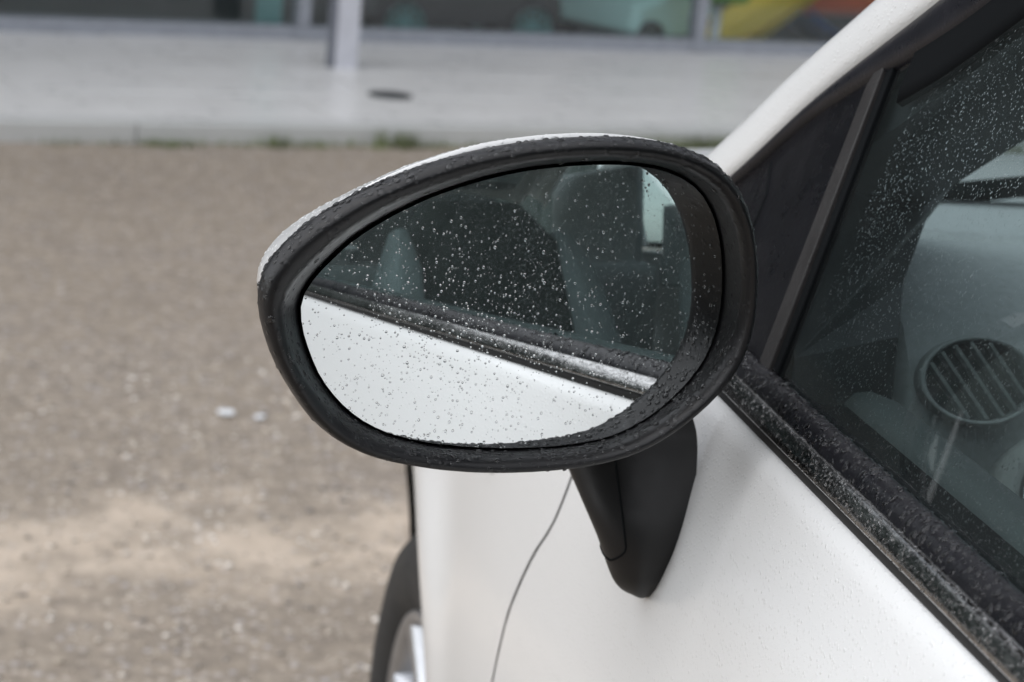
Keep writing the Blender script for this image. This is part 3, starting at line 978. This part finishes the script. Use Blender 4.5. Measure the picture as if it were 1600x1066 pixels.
# seats
def rounded_loft(secs):
    """secs: list of (centre, half width x, half depth along dvec, dvec)"""
    P = []
    for c, hx, hd, dv in secs:
        row = []
        for k in range(28):
            t = 2*pi*k/28; ct, st = cos(t), sin(t)
            sx = math.copysign(abs(ct)**.55, ct); sy = math.copysign(abs(st)**.55, st)
            row.append(tuple(Vector(c) + Vector((1, 0, 0))*hx*sx + Vector(dv)*hd*sy))
        P.append(row + [row[0]])
    return MB().grid(P)
def seat(xs, mback, name='seat'):
    s_ = empty(name, Vector((xs, -.75, .3))-CARBASE, 0, CAR)
    off = Vector((-xs, .75, -.3))
    def b_(mb, nm, mt):
        o = mb.build(nm, mt, s_); o.location = off; return o
    d = Vector((0, .97, .25))
    secs = []
    for k in range(9):
        t = k/8; y = -.80-.22*t; z = .50+.60*t
        w_ = .20*(1-.28*t**3) if k < 8 else .10
        secs.append(((xs, y, z), w_ if k else .12, .05 if 0 < k < 8 else .02, d))
    b_(rounded_loft(secs), 'backrest', mback)
    for sg in (-1, 1):
        secs = []
        for k in range(9):
            t = k/8; secs.append(((xs+sg*(.215-.05*t**2), -.765-.215*t, .50+.55*t), .045*(1-.5*t**3) if 0 < k < 8 else .012, .075*(1-.35*t**2) if 0 < k < 8 else .02, d))
        b_(rounded_loft(secs), 'bolster', M_seat2)
    secs = [((xs, -.78+.5*k/8, .48+.05*k/8), .2 if 0 < k < 8 else .16, .07 if 0 < k < 8 else .03, Vector((0, 0, 1))) for k in range(9)]
    b_(rounded_loft(secs), 'cushion', M_seat)
    secs = [((xs, -1.03-.03*k/6, 1.135+.19*k/6), (.10, .125, .13, .13, .125, .105, .06)[k], (.02, .045, .05, .05, .048, .04, .015)[k], d) for k in range(7)]
    b_(rounded_loft(secs), 'headrest', M_seat2)
seat(.56, M_seat); seat(1.27, M_seat2)
part(MB().box((.25, -1.85, .35), (1.58, -1.62, .98), .05), 'rear_bench', M_seat2)
for x in (.20, 1.60): part(MB().box((x, -1.655, .90), (x+.03, -1.05, 1.14), .012), 'rear_door_trim', M_seat2, CAR, False)
for x in (.30, 1.50): part(MB().box((x, -2.14, .90), (x+.03, -1.66, 1.26), .012), 'rear_trim', M_seat2, CAR, False)

# ------------------------------------------------------------------ door mirror
AH = radians(10.0)
MC = Vector((0, 0, 1.0)); MEX = Vector((cos(AH), sin(AH), 0)); MN = Vector((sin(AH), -cos(AH), 0))
def ML(a, b_, d): return MC + MEX*a + Vector((0, 0, b_)) - MN*d
RIM_O = [(0.1285,0.0007),(0.1284,-0.0073),(0.1276,-0.0151),(0.126,-0.0227),(0.1232,-0.03),(0.1194,-0.0367),(0.1149,-0.0429),(0.1099,-0.0486),(0.1046,-0.0538),(0.0992,-0.0585),(0.0937,-0.0629),(0.088,-0.0667),(0.0821,-0.0701),(0.076,-0.073),(0.0698,-0.0753),(0.0635,-0.0771),(0.0573,-0.0786),(0.0511,-0.0797),(0.0451,-0.0805),(0.0392,-0.0811),(0.0334,-0.0816),(0.0277,-0.0819),(0.0221,-0.0822),(0.0166,-0.0823),(0.011,-0.0824),(0.0055,-0.0823),(-0,-0.0821),(-0.0057,-0.0819),(-0.0114,-0.0815),(-0.0172,-0.0809),(-0.0231,-0.0803),(-0.0292,-0.0794),(-0.0355,-0.0783),(-0.042,-0.0771),(-0.0488,-0.0756),(-0.0556,-0.0737),(-0.0625,-0.0712),(-0.0692,-0.068),(-0.0756,-0.0641),(-0.0815,-0.0595),(-0.087,-0.0543),(-0.0918,-0.0485),(-0.0962,-0.0424),(-0.1004,-0.0361),(-0.1043,-0.0295),(-0.1077,-0.0226),(-0.1105,-0.0154),(-0.1128,-0.0081),(-0.1142,-0.0006),(-0.1143,0.0068),(-0.1123,0.014),(-0.1086,0.0207),(-0.104,0.0268),(-0.0985,0.0321),(-0.0928,0.0369),(-0.0872,0.0411),(-0.0816,0.0449),(-0.0762,0.0483),(-0.0708,0.0513),(-0.0655,0.054),(-0.0604,0.0564),(-0.0554,0.0587),(-0.0506,0.0607),(-0.0459,0.0626),(-0.0412,0.0643),(-0.0365,0.0658),(-0.032,0.0673),(-0.0274,0.0687),(-0.0228,0.07),(-0.0182,0.0712),(-0.0136,0.0723),(-0.0089,0.0733),(-0.004,0.0743),(0.0009,0.0752),(0.006,0.076),(0.0113,0.0768),(0.0169,0.0775),(0.0227,0.0781),(0.0288,0.0787),(0.0353,0.0791),(0.0423,0.0795),(0.0496,0.0795),(0.0575,0.0793),(0.0658,0.0786),(0.0744,0.0774),(0.0833,0.0754),(0.092,0.0724),(0.1002,0.0683),(0.1074,0.0629),(0.1133,0.0564),(0.1178,0.049),(0.1212,0.0412),(0.1237,0.0331),(0.1256,0.025),(0.127,0.0169),(0.128,0.0088)]
RIM_I = [(0.1216,-0.0004),(0.1213,-0.0078),(0.1201,-0.0151),(0.1181,-0.0221),(0.115,-0.0287),(0.1111,-0.0347),(0.1067,-0.0403),(0.1019,-0.0453),(0.0968,-0.0499),(0.0916,-0.0541),(0.0864,-0.0578),(0.081,-0.0612),(0.0755,-0.0641),(0.07,-0.0666),(0.0644,-0.0687),(0.0587,-0.0702),(0.053,-0.0713),(0.0474,-0.0722),(0.042,-0.0729),(0.0367,-0.0733),(0.0315,-0.0737),(0.0264,-0.0739),(0.0215,-0.0742),(0.0165,-0.0743),(0.0116,-0.0744),(0.0067,-0.0745),(0.0018,-0.0744),(-0.0033,-0.0742),(-0.0084,-0.0739),(-0.0136,-0.0734),(-0.0189,-0.0728),(-0.0243,-0.072),(-0.0299,-0.0711),(-0.0358,-0.07),(-0.0418,-0.0687),(-0.0481,-0.0672),(-0.0544,-0.0651),(-0.0606,-0.0624),(-0.0666,-0.059),(-0.0722,-0.055),(-0.0773,-0.0504),(-0.082,-0.0453),(-0.0864,-0.0399),(-0.0905,-0.0342),(-0.0941,-0.0281),(-0.0972,-0.0218),(-0.0997,-0.0152),(-0.1017,-0.0085),(-0.1025,-0.0017),(-0.1009,0.0051),(-0.0971,0.0113),(-0.0925,0.0169),(-0.0877,0.022),(-0.0829,0.0266),(-0.0782,0.0307),(-0.0735,0.0345),(-0.0688,0.0378),(-0.0641,0.0408),(-0.0596,0.0435),(-0.0551,0.0459),(-0.0507,0.048),(-0.0464,0.05),(-0.0422,0.0517),(-0.0381,0.0534),(-0.0341,0.055),(-0.0301,0.0565),(-0.0262,0.0579),(-0.0223,0.0593),(-0.0183,0.0605),(-0.0143,0.0617),(-0.0102,0.0627),(-0.006,0.0638),(-0.0018,0.0647),(0.0026,0.0656),(0.0072,0.0665),(0.0119,0.0672),(0.0168,0.0679),(0.022,0.0686),(0.0275,0.0691),(0.0333,0.0695),(0.0395,0.0698),(0.0461,0.07),(0.0532,0.0699),(0.0608,0.0695),(0.0688,0.0687),(0.0771,0.0672),(0.0854,0.0648),(0.0933,0.0613),(0.1004,0.0567),(0.1062,0.0509),(0.1109,0.0444),(0.1146,0.0373),(0.1173,0.0299),(0.1192,0.0223),(0.1205,0.0147),(0.1212,0.0071)]
GL = [(0.1218,-0.007,0.0286),(0.1211,-0.0137,0.0279),(0.1198,-0.0202,0.0272),(0.1177,-0.0265,0.0264),(0.115,-0.0325,0.0257),(0.1115,-0.038,0.0249),(0.1074,-0.0431,0.0241),(0.103,-0.0478,0.0234),(0.0983,-0.0521,0.0227),(0.0935,-0.0561,0.0221),(0.0885,-0.0596,0.0215),(0.0834,-0.0627,0.0209),(0.0781,-0.0654,0.0204),(0.0727,-0.0677,0.0199),(0.0672,-0.0696,0.0194),(0.0616,-0.071,0.019),(0.056,-0.072,0.0187),(0.0506,-0.0727,0.0183),(0.0453,-0.0733,0.0181),(0.0402,-0.0736,0.0178),(0.0352,-0.0739,0.0176),(0.0303,-0.0741,0.0174),(0.0254,-0.0742,0.0172),(0.0207,-0.0742,0.0171),(0.016,-0.0742,0.017),(0.0113,-0.0741,0.0169),(0.0065,-0.0739,0.0168),(0.0018,-0.0736,0.0167),(-0.0031,-0.0733,0.0167),(-0.008,-0.0729,0.0166),(-0.0131,-0.0724,0.0166),(-0.0183,-0.0718,0.0166),(-0.0237,-0.0711,0.0167),(-0.0292,-0.0701,0.0168),(-0.035,-0.0689,0.0169),(-0.0408,-0.0674,0.017),(-0.0467,-0.0655,0.0172),(-0.0526,-0.063,0.0175),(-0.0583,-0.06,0.0178),(-0.0636,-0.0564,0.0182),(-0.0686,-0.0522,0.0186),(-0.0731,-0.0476,0.0191),(-0.0772,-0.0426,0.0196),(-0.0808,-0.0372,0.0202),(-0.0837,-0.0314,0.0207),(-0.0862,-0.0255,0.0214),(-0.0884,-0.0194,0.022),(-0.0899,-0.0131,0.0226),(-0.0904,-0.0068,0.0233),(-0.089,-0.0005,0.0238),(-0.0855,0.0054,0.0242),(-0.0812,0.0107,0.0246),(-0.0766,0.0155,0.025),(-0.0721,0.0199,0.0253),(-0.0675,0.0239,0.0256),(-0.0628,0.0274,0.0259),(-0.0582,0.0305,0.0261),(-0.0536,0.0333,0.0264),(-0.0492,0.0359,0.0266),(-0.0448,0.0382,0.0268),(-0.0406,0.0403,0.027),(-0.0365,0.0423,0.0272),(-0.0325,0.0441,0.0274),(-0.0285,0.0457,0.0276),(-0.0245,0.0472,0.0278),(-0.0206,0.0486,0.028),(-0.0166,0.0499,0.0281),(-0.0127,0.0512,0.0283),(-0.0088,0.0523,0.0285),(-0.0048,0.0535,0.0287),(-0.0008,0.0545,0.0289),(0.0033,0.0555,0.0291),(0.0075,0.0564,0.0293),(0.0119,0.0573,0.0295),(0.0164,0.0581,0.0298),(0.0211,0.0588,0.03),(0.026,0.0594,0.0302),(0.0312,0.06,0.0305),(0.0367,0.0606,0.0308),(0.0426,0.061,0.0311),(0.0489,0.0614,0.0315),(0.0557,0.0616,0.0318),(0.0629,0.0616,0.0322),(0.0707,0.0612,0.0327),(0.0789,0.0604,0.0331),(0.0872,0.0587,0.0335),(0.0951,0.056,0.0337),(0.1022,0.052,0.0338),(0.108,0.0469,0.0336),(0.1124,0.0409,0.0332),(0.1157,0.0343,0.0326),(0.1181,0.0275,0.032),(0.1197,0.0205,0.0313),(0.1209,0.0136,0.0307),(0.1216,0.0066,0.03),(0.1219,-0.0002,0.0293)]
GN = Vector((0.19416, -0.9761, 0.09758)); GA = Vector((0.00707053, 0.02344991, 0.99417129)); GRAD = 1.4; GO = GA - GN*GRAD
def gdepth(a, b_):
    p = ML(a, b_, 0); w_ = p-GO; dr = -MN
    bb = w_.dot(dr); cc = w_.dot(w_)-GRAD*GRAD
    s = sqrt(max(bb*bb-cc, 0)); return -bb-s
NR = len(RIM_O)
def lerp2(p, q, t): return (p[0]+(q[0]-p[0])*t, p[1]+(q[1]-p[1])*t)
def outset(ring, d):
    out = []
    for i in range(len(ring)):
        p, q = ring[i-1], ring[(i+1) % len(ring)]
        t = Vector((q[0]-p[0], q[1]-p[1])).normalized(); nn = Vector((-t.y, t.x))
        c = Vector((ring[i][0], ring[i][1]+.008))
        if nn.dot(c) < 0: nn = -nn
        dd = d(i) if callable(d) else d
        out.append((ring[i][0]+nn.x*dd, ring[i][1]+nn.y*dd))
    return out
GLO = outset([g[:2] for g in GL], .0014)
_slope = pchip([0, 6, 14, 30, 44, 52, 60, 84, 90, 96], [-.12, -.12, .02, .05, .03, .16, .25, .25, -.05, -.12])
def slope(i): return _slope(i % NR)
rows = []
for dd, extra in ((.030, .004), (.014, .0010), (.0098, .0002)):
    OO = outset(RIM_O, lambda i: -extra-slope(i)*(dd-.009))
    rows.append([ML(*OO[i], dd) for i in range(NR)])
for t, d in ((.0, .008), (.035, .0055), (.11, .002), (.24, -.0005), (.42, -.0012), (.60, -.0006), (.76, .0008), (.89, .0028), (1., .006)):
    rows.append([ML(*lerp2(RIM_O[i], RIM_I[i], t), d) for i in range(NR)])
for t in (.12, .5, .9, 1.0):
    rows.append([ML(*lerp2(RIM_I[i], GLO[i], t), .006 + (gdepth(*GLO[i])+.0012-.006)*t) for i in range(NR)])
rows.append([ML(*GLO[i], gdepth(*GLO[i])+.012) for i in range(NR)])
P = [[tuple(rows[j][i]) for j in range(len(rows))] for i in range(NR)]
mirror = part(MB().grid(P, closed_u=True), 'wing_mirror', M_rim)
def dome_rows(k0, k1, base, d0):
    cb = (-.002, -.006)
    out = []
    for d, k in ((d0-.0003, -1), (d0, 1.), (d0+.006, 1.), (.028, 1.), (.045, .985), (.065, .94), (.083, .86), (.099, .72), (.111, .50), (.118, .23), (.1195, .03)):
        O2 = outset(RIM_O, lambda i: (base(i) - slope(i)*min(max(d-.009, 0), .05)) if k > 0 else min(-.0012, base(i)-.0002)); k = abs(k)
        out.append([tuple(ML(cb[0]+(O2[i % NR][0]-cb[0])*k, cb[1]+(O2[i % NR][1]-cb[1])*k, d)) for i in range(k0, k1+1)])
    return [[out[j][i] for j in range(len(out))] for i in range(len(out[0]))]
_cb = pchip([0, 44, 48.5, 51, 56, 64, 72, 78, 83, 96], [-.004, -.004, -.0028, -.0020, -.0006, .0012, .0021, .0017, .0004, -.0022])
def cap_out(i): return _cb(i % NR)
part(MB().grid(dome_rows(48, 91, cap_out, .0102)), 'mirror_cap', M_paint, mirror)
part(MB().grid(dome_rows(91, 48+NR, cap_out, .0102)), 'mirror_housing', M_black, mirror)
# mirror glass: shallow convex dish
P = []
for i in range(NR):
    row = []
    for k in range(17):
        t = 1-(k/16)
        a, b_ = .012+(GL[i][0]-.012)*t, -.008+(GL[i][1]+.008)*t
        row.append(tuple(ML(a, b_, gdepth(a, b_))))
    P.append(row)
mglass = orient(part(MB().grid(P, closed_u=True), 'mirror_glass', M_mirror, mirror, True, False), MN)
# analytic normals keep the reflection clean
mglass.data.normals_split_custom_set_from_vertices([tuple((Vector(v.co)-GO).normalized()) for v in mglass.data.vertices])

# foot
FZS = [.8190, .8202, .8235, .8285, .8355, .850, .865, .880, .893, .903, .912, .935]
FXL = [.1020, .0972, .0925, .0886, .0852, .0790, .0715, .0640, .0572, .0522, .0480, .040]
FYR = [.103, .100, .096, .092, .089, .087, .091, .100, .108, .113, .117, .122]
FCH = [.010, .020, .031, .041, .050, .060, .068, .074, .079, .083, .085, .090]
FNK = [.0045, .0024, .0012, .0004, 0, 0, .0006, .0030, .0066, .0105, .016, .032]
def foot_sec(k, grow=0.):
    z, xl, yr, ch = FZS[k], FXL[k]-grow, FYR[k]-grow, FCH[k]+2*grow
    xr = S(yr, z)+.005-FNK[k]; xf = S(yr+ch, z)+.005-FNK[k]*.5
    w_ = xr-xl
    ctrl = [(xr, yr), (xl+w_*.72, yr-.003), (xl+w_*.42, yr-.004), (xl+w_*.16, yr+ch*.02), (xl+w_*.02, yr+ch*.16), (xl, yr+ch*.34), (xl+w_*.06, yr+ch*.60), (xl+w_*.30, yr+ch*.85), (xf, yr+ch)]
    return [(p.x, p.y, z) for p in catmull([(a, b_, 0) for a, b_ in ctrl], 5)]
P = [foot_sec(k) for k in range(len(FZS))]
# refine in height
PP = []
for j in range(len(P[0])):
    PP.append([tuple(p) for p in catmull([P[k][j] for k in range(len(P))], 4)])
mb = MB().grid(PP)
tipc = (S(.106, .8183)-.0035, .106, .8183)
k0 = [PP[j][0] for j in range(len(PP))]
mb.add(k0 + [tipc], [(i, i+1, len(k0)) for i in range(len(k0)-1)])
foot = part(mb, 'mirror_foot', M_black, mirror)
# moulded seam of the cover on the outer face of the foot
Q = [foot_sec(k, .0001) for k in range(4, len(FZS))]
QQ = [[tuple(p) for p in catmull([Q[k][j] for k in range(len(Q))], 6)] for j in range(len(Q[0]))]
rowsQ = list(zip(*QQ))
P = []
for r, row in enumerate(rowsQ):
    zz = row[0][2]
    a = 12.5 + 9*max(0, (.853-zz)/.014)**2 if zz < .853 else 12.5 - 2.5*min(1, (zz-.853)/.06)
    if zz < .8415: continue
    bq = 34 - 8*max(0, (.853-zz)/.014)**2 if zz < .853 else 34
    line = []
    for k in range(22):
        q = a+(bq-a)*k/21; i0 = min(int(q), len(row)-2); f_ = q-i0
        line.append(tuple(Vector(row[i0]).lerp(Vector(row[i0+1]), f_)))
    P.append(line)
# thin shadow seam
seam = [Vector(P[r][0]) for r in range(len(P)-1, -1, -1)] + [Vector(p) for p in P[0][1:]]
part(MB().tube([tuple(p) for p in seam], .0006, 5), 'cover_seam', M_gap, mirror)

# ------------------------------------------------------------------ rain drops standing on the surfaces
_seg = 7
DV = []; DF = []
for h, r in ((-.08, 1.0), (.36, .88), (.68, .55)):
    for k in range(_seg): DV.append((r*cos(2*pi*k/_seg), r*sin(2*pi*k/_seg), h))
DV.append((0, 0, .80))
for a in range(2):
    for k in range(_seg):
        k2 = (k+1) % _seg
        DF.append((a*_seg+k, a*_seg+k2, (a+1)*_seg+k2)); DF.append((a*_seg+k, (a+1)*_seg+k2, (a+1)*_seg+k))
for k in range(_seg): DF.append((2*_seg+k, 2*_seg+(k+1) % _seg, 3*_seg))
DV = np.array(DV); DF = np.array(DF)

def tris_of(o):
    me = o.data; me.calc_loop_triangles()
    v = np.empty(len(me.vertices)*3); me.vertices.foreach_get('co', v); v = v.reshape(-1, 3)
    t = np.empty(len(me.loop_triangles)*3, dtype=np.int32); me.loop_triangles.foreach_get('vertices', t); t = t.reshape(-1, 3)
    return v[t]

def drops(name, src, count, rfun, weight, parent, label, flat=.55, stretch=1.0, maxtry=1, cluster=None, outward=None):
    T = tris_of(src)
    e1, e2 = T[:, 1]-T[:, 0], T[:, 2]-T[:, 0]
    nn = np.cross(e1, e2); ar = np.linalg.norm(nn, axis=1); ar[ar == 0] = 1e-12; nn /= ar[:, None]
    if outward is not None:
        fl = np.sign(np.einsum('ij,ij->i', nn, outward(T.mean(1)))); nn *= fl[:, None]
    w_ = ar*weight(T.mean(1), nn); w_ = np.maximum(w_, 0); w_ /= w_.sum()
    idx = rng.choice(len(T), count, p=w_)
    a, b_ = rng.random(count), rng.random(count); sw = a+b_ > 1; a[sw] = 1-a[sw]; b_[sw] = 1-b_[sw]
    Pp = T[idx, 0]+e1[idx]*a[:, None]+e2[idx]*b_[:, None]; Nn = nn[idx]
    r = rfun(count, Pp)
    # drop those that would overlap a larger neighbour (hash grid)
    order = np.argsort(-r); keep = []; cell = {}
    cs = 2.2*r.max()
    for i in order:
        key = tuple((Pp[i]//cs).astype(int)); ok = True
        for dx in (-1, 0, 1):
            for dy in (-1, 0, 1):
                for dz in (-1, 0, 1):
                    for j in cell.get((key[0]+dx, key[1]+dy, key[2]+dz), ()):
                        d = Pp[i]-Pp[j]
                        if d[0]*d[0]+d[1]*d[1]+d[2]*d[2] < (r[i]+r[j])**2*.9: ok = False; break
                    if not ok: break
                if not ok: break
            if not ok: break
        if ok: keep.append(i); cell.setdefault(key, []).append(i)
    keep = np.array(keep); Pp, Nn, r = Pp[keep], Nn[keep], r[keep]; k = len(r)
    down = np.tile(np.array([0, 0, -1.]), (k, 1)); ty = down-Nn*np.einsum('ij,ij->i', down, Nn)[:, None]
    bad = np.linalg.norm(ty, axis=1) < 1e-3; ty[bad] = np.array([0, 1., 0])
    ty /= np.linalg.norm(ty, axis=1)[:, None]; tx = np.cross(ty, Nn)
    wob = 1+rng.uniform(-.14, .14, (k, len(DV)))
    fx = rng.uniform(.85, 1.15, k); fy = fx*stretch*rng.uniform(.9, 1.25, k); fz = flat*rng.uniform(.8, 1.15, k)
    loc = DV[None]*wob[:, :, None]
    V = Pp[:, None]+(loc[:, :, 0]*(r*fx)[:, None])[..., None]*tx[:, None]+(loc[:, :, 1]*(r*fy)[:, None])[..., None]*ty[:, None]+(loc[:, :, 2]*(r*fz)[:, None])[..., None]*Nn[:, None]
    Fc = (DF[None]+(np.arange(k)*len(DV))[:, None, None]).reshape(-1, 3); V = V.reshape(-1, 3)
    me = bpy.data.meshes.new(name)
    me.vertices.add(len(V)); me.vertices.foreach_set('co', V.ravel())
    me.loops.add(len(Fc)*3); me.loops.foreach_set('vertex_index', Fc.ravel().astype(np.int32))
    me.polygons.add(len(Fc)); me.polygons.foreach_set('loop_start', np.arange(0, len(Fc)*3, 3, dtype=np.int32))
    me.polygons.foreach_set('use_smooth', np.ones(len(Fc), dtype=bool))
    me.update(calc_edges=True); me.validate()
    me.materials.append(M_water)
    o = link(name, me, parent, None, kind='stuff', label=label)
    if parent is CAR: o.location = -CARBASE
    return o
def rlog(lo, hi, p=2.0):
    return lambda k, P_: lo*(hi/lo)**(rng.random(k)**p)
nz = lambda p, f, s: np.sin(p[:, 0]*f+s)*np.sin(p[:, 1]*f*1.3+s*2)*np.sin(p[:, 2]*f*.9+s*3)

# mirror glass: beads thick across the middle, sparse at the top right
GCx = np.array(MC)
def w_glass(c, n_):
    a = (c-GCx) @ np.array(MEX); b_ = c[:, 2]-1.0
    v = .42 + .9*np.exp(-((a+.005)/.05)**2-((b_+.012)/.04)**2) + .35*np.exp(-((a+.045)/.045)**2-((b_+.03)/.045)**2)
    return v*(.75+.5*nz(c, 160, 1))
outm = lambda c: np.tile(np.array(MN), (len(c), 1))
drops('rain_drops', mglass, 2300, rlog(.00022, .00078, 1.9), w_glass, mirror, 'round rain drops standing on the mirror glass', .62, 1.0, outward=outm)
# rim: thick beads on everything that faces up
def w_rim(c, n_):
    up = np.clip(n_[:, 2], 0, 1)
    d = -((c-GCx) @ np.array(MN))
    return np.where(d < .03, .05+1.5*up**1.2, .03)*(.7+.6*nz(c, 120, 3))
outr = lambda c: np.where((np.abs(((c-GCx) @ np.array(MEX)))[:, None] > 9), 0, np.array(MN))+0*c
drops('rain_drops', mirror, 2600, rlog(.0005, .0019, 1.7), w_rim, mirror, 'rain drops beaded along the top of the mirror rim', .55, 1.0)
drops('rain_drops', foot, 420, rlog(.0004, .0014, 1.8), lambda c, n_: np.where((c[:, 2] > .85) & (c[:, 0] > .098), 1.0, .01)*np.clip(.3+n_[:, 2]*3, .05, 2), mirror, 'rain drops on the inner flank of the mirror foot', .5, 1.3)
cap_ = [o for o in mirror.children if o.name.startswith('mirror_cap')][0]
drops('rain_drops', cap_, 900, rlog(.0004, .0010, 1.8), lambda c, n_: np.clip(n_[:, 2], 0, 1)+.02, mirror, 'rain drops on the white mirror cap', .5, 1.0)
# side window
def w_win(c, n_):
    outer = (c-np.array(PG(0, 0, -.001))) @ np.array(NOUT) > 0
    y = c[:, 1]
    near = np.where((y < .12) & (y > -.75), 1., .02)
    return outer*near
# sample the window on a fine grid instead of its single big face
class _F: pass
Gd = []
for i in range(60):
    Gd.append([])
    for j in range(24):
        y = .09-.86*i/59
        top = max(.02, min(hA(y)-wA(y)-.018, .30)); h = .001+top*j/23
        if y > .08+.2*h: y = .08+.2*h
        Gd[-1].append(tuple(PG(y, h, .0006)))
tmp = MB().grid(Gd).build('window_grid', None, None)
outw = lambda c: np.tile(np.array(NOUT), (len(c), 1))
drops('rain_drops', tmp, 34000, rlog(.00018, .00044, 1.6), lambda c, n_: .9+.4*nz(c, 45, 2), sideglass, 'fine rain drops on the side window', .30, 1.5, outward=outw)
bpy.data.objects.remove(tmp)
# soaked waist seal, bright strip, corner panel
drops('rain_drops', seal, 1100, rlog(.0007, .0028, 1.4), lambda c, n_: np.where((c[:, 1] > -.55) & (c[:, 1] < .2) & (c[:, 0] < .9), 1., .0)*np.clip(n_[:, 2]+.1, 0, 1), seal, 'large rain drops lying on the black waist seal', .40, 1.0)
drops('rain_drops', chrome, 1500, rlog(.0003, .0010, 1.8), lambda c, n_: np.where((c[:, 1] > -.5) & (c[:, 1] < .2) & (c[:, 0] < .9), 1., .0)*np.clip(-n_[:, 0]+n_[:, 2], 0, 1), chrome, 'rain drops on the bright waist strip', .5, 1.0)
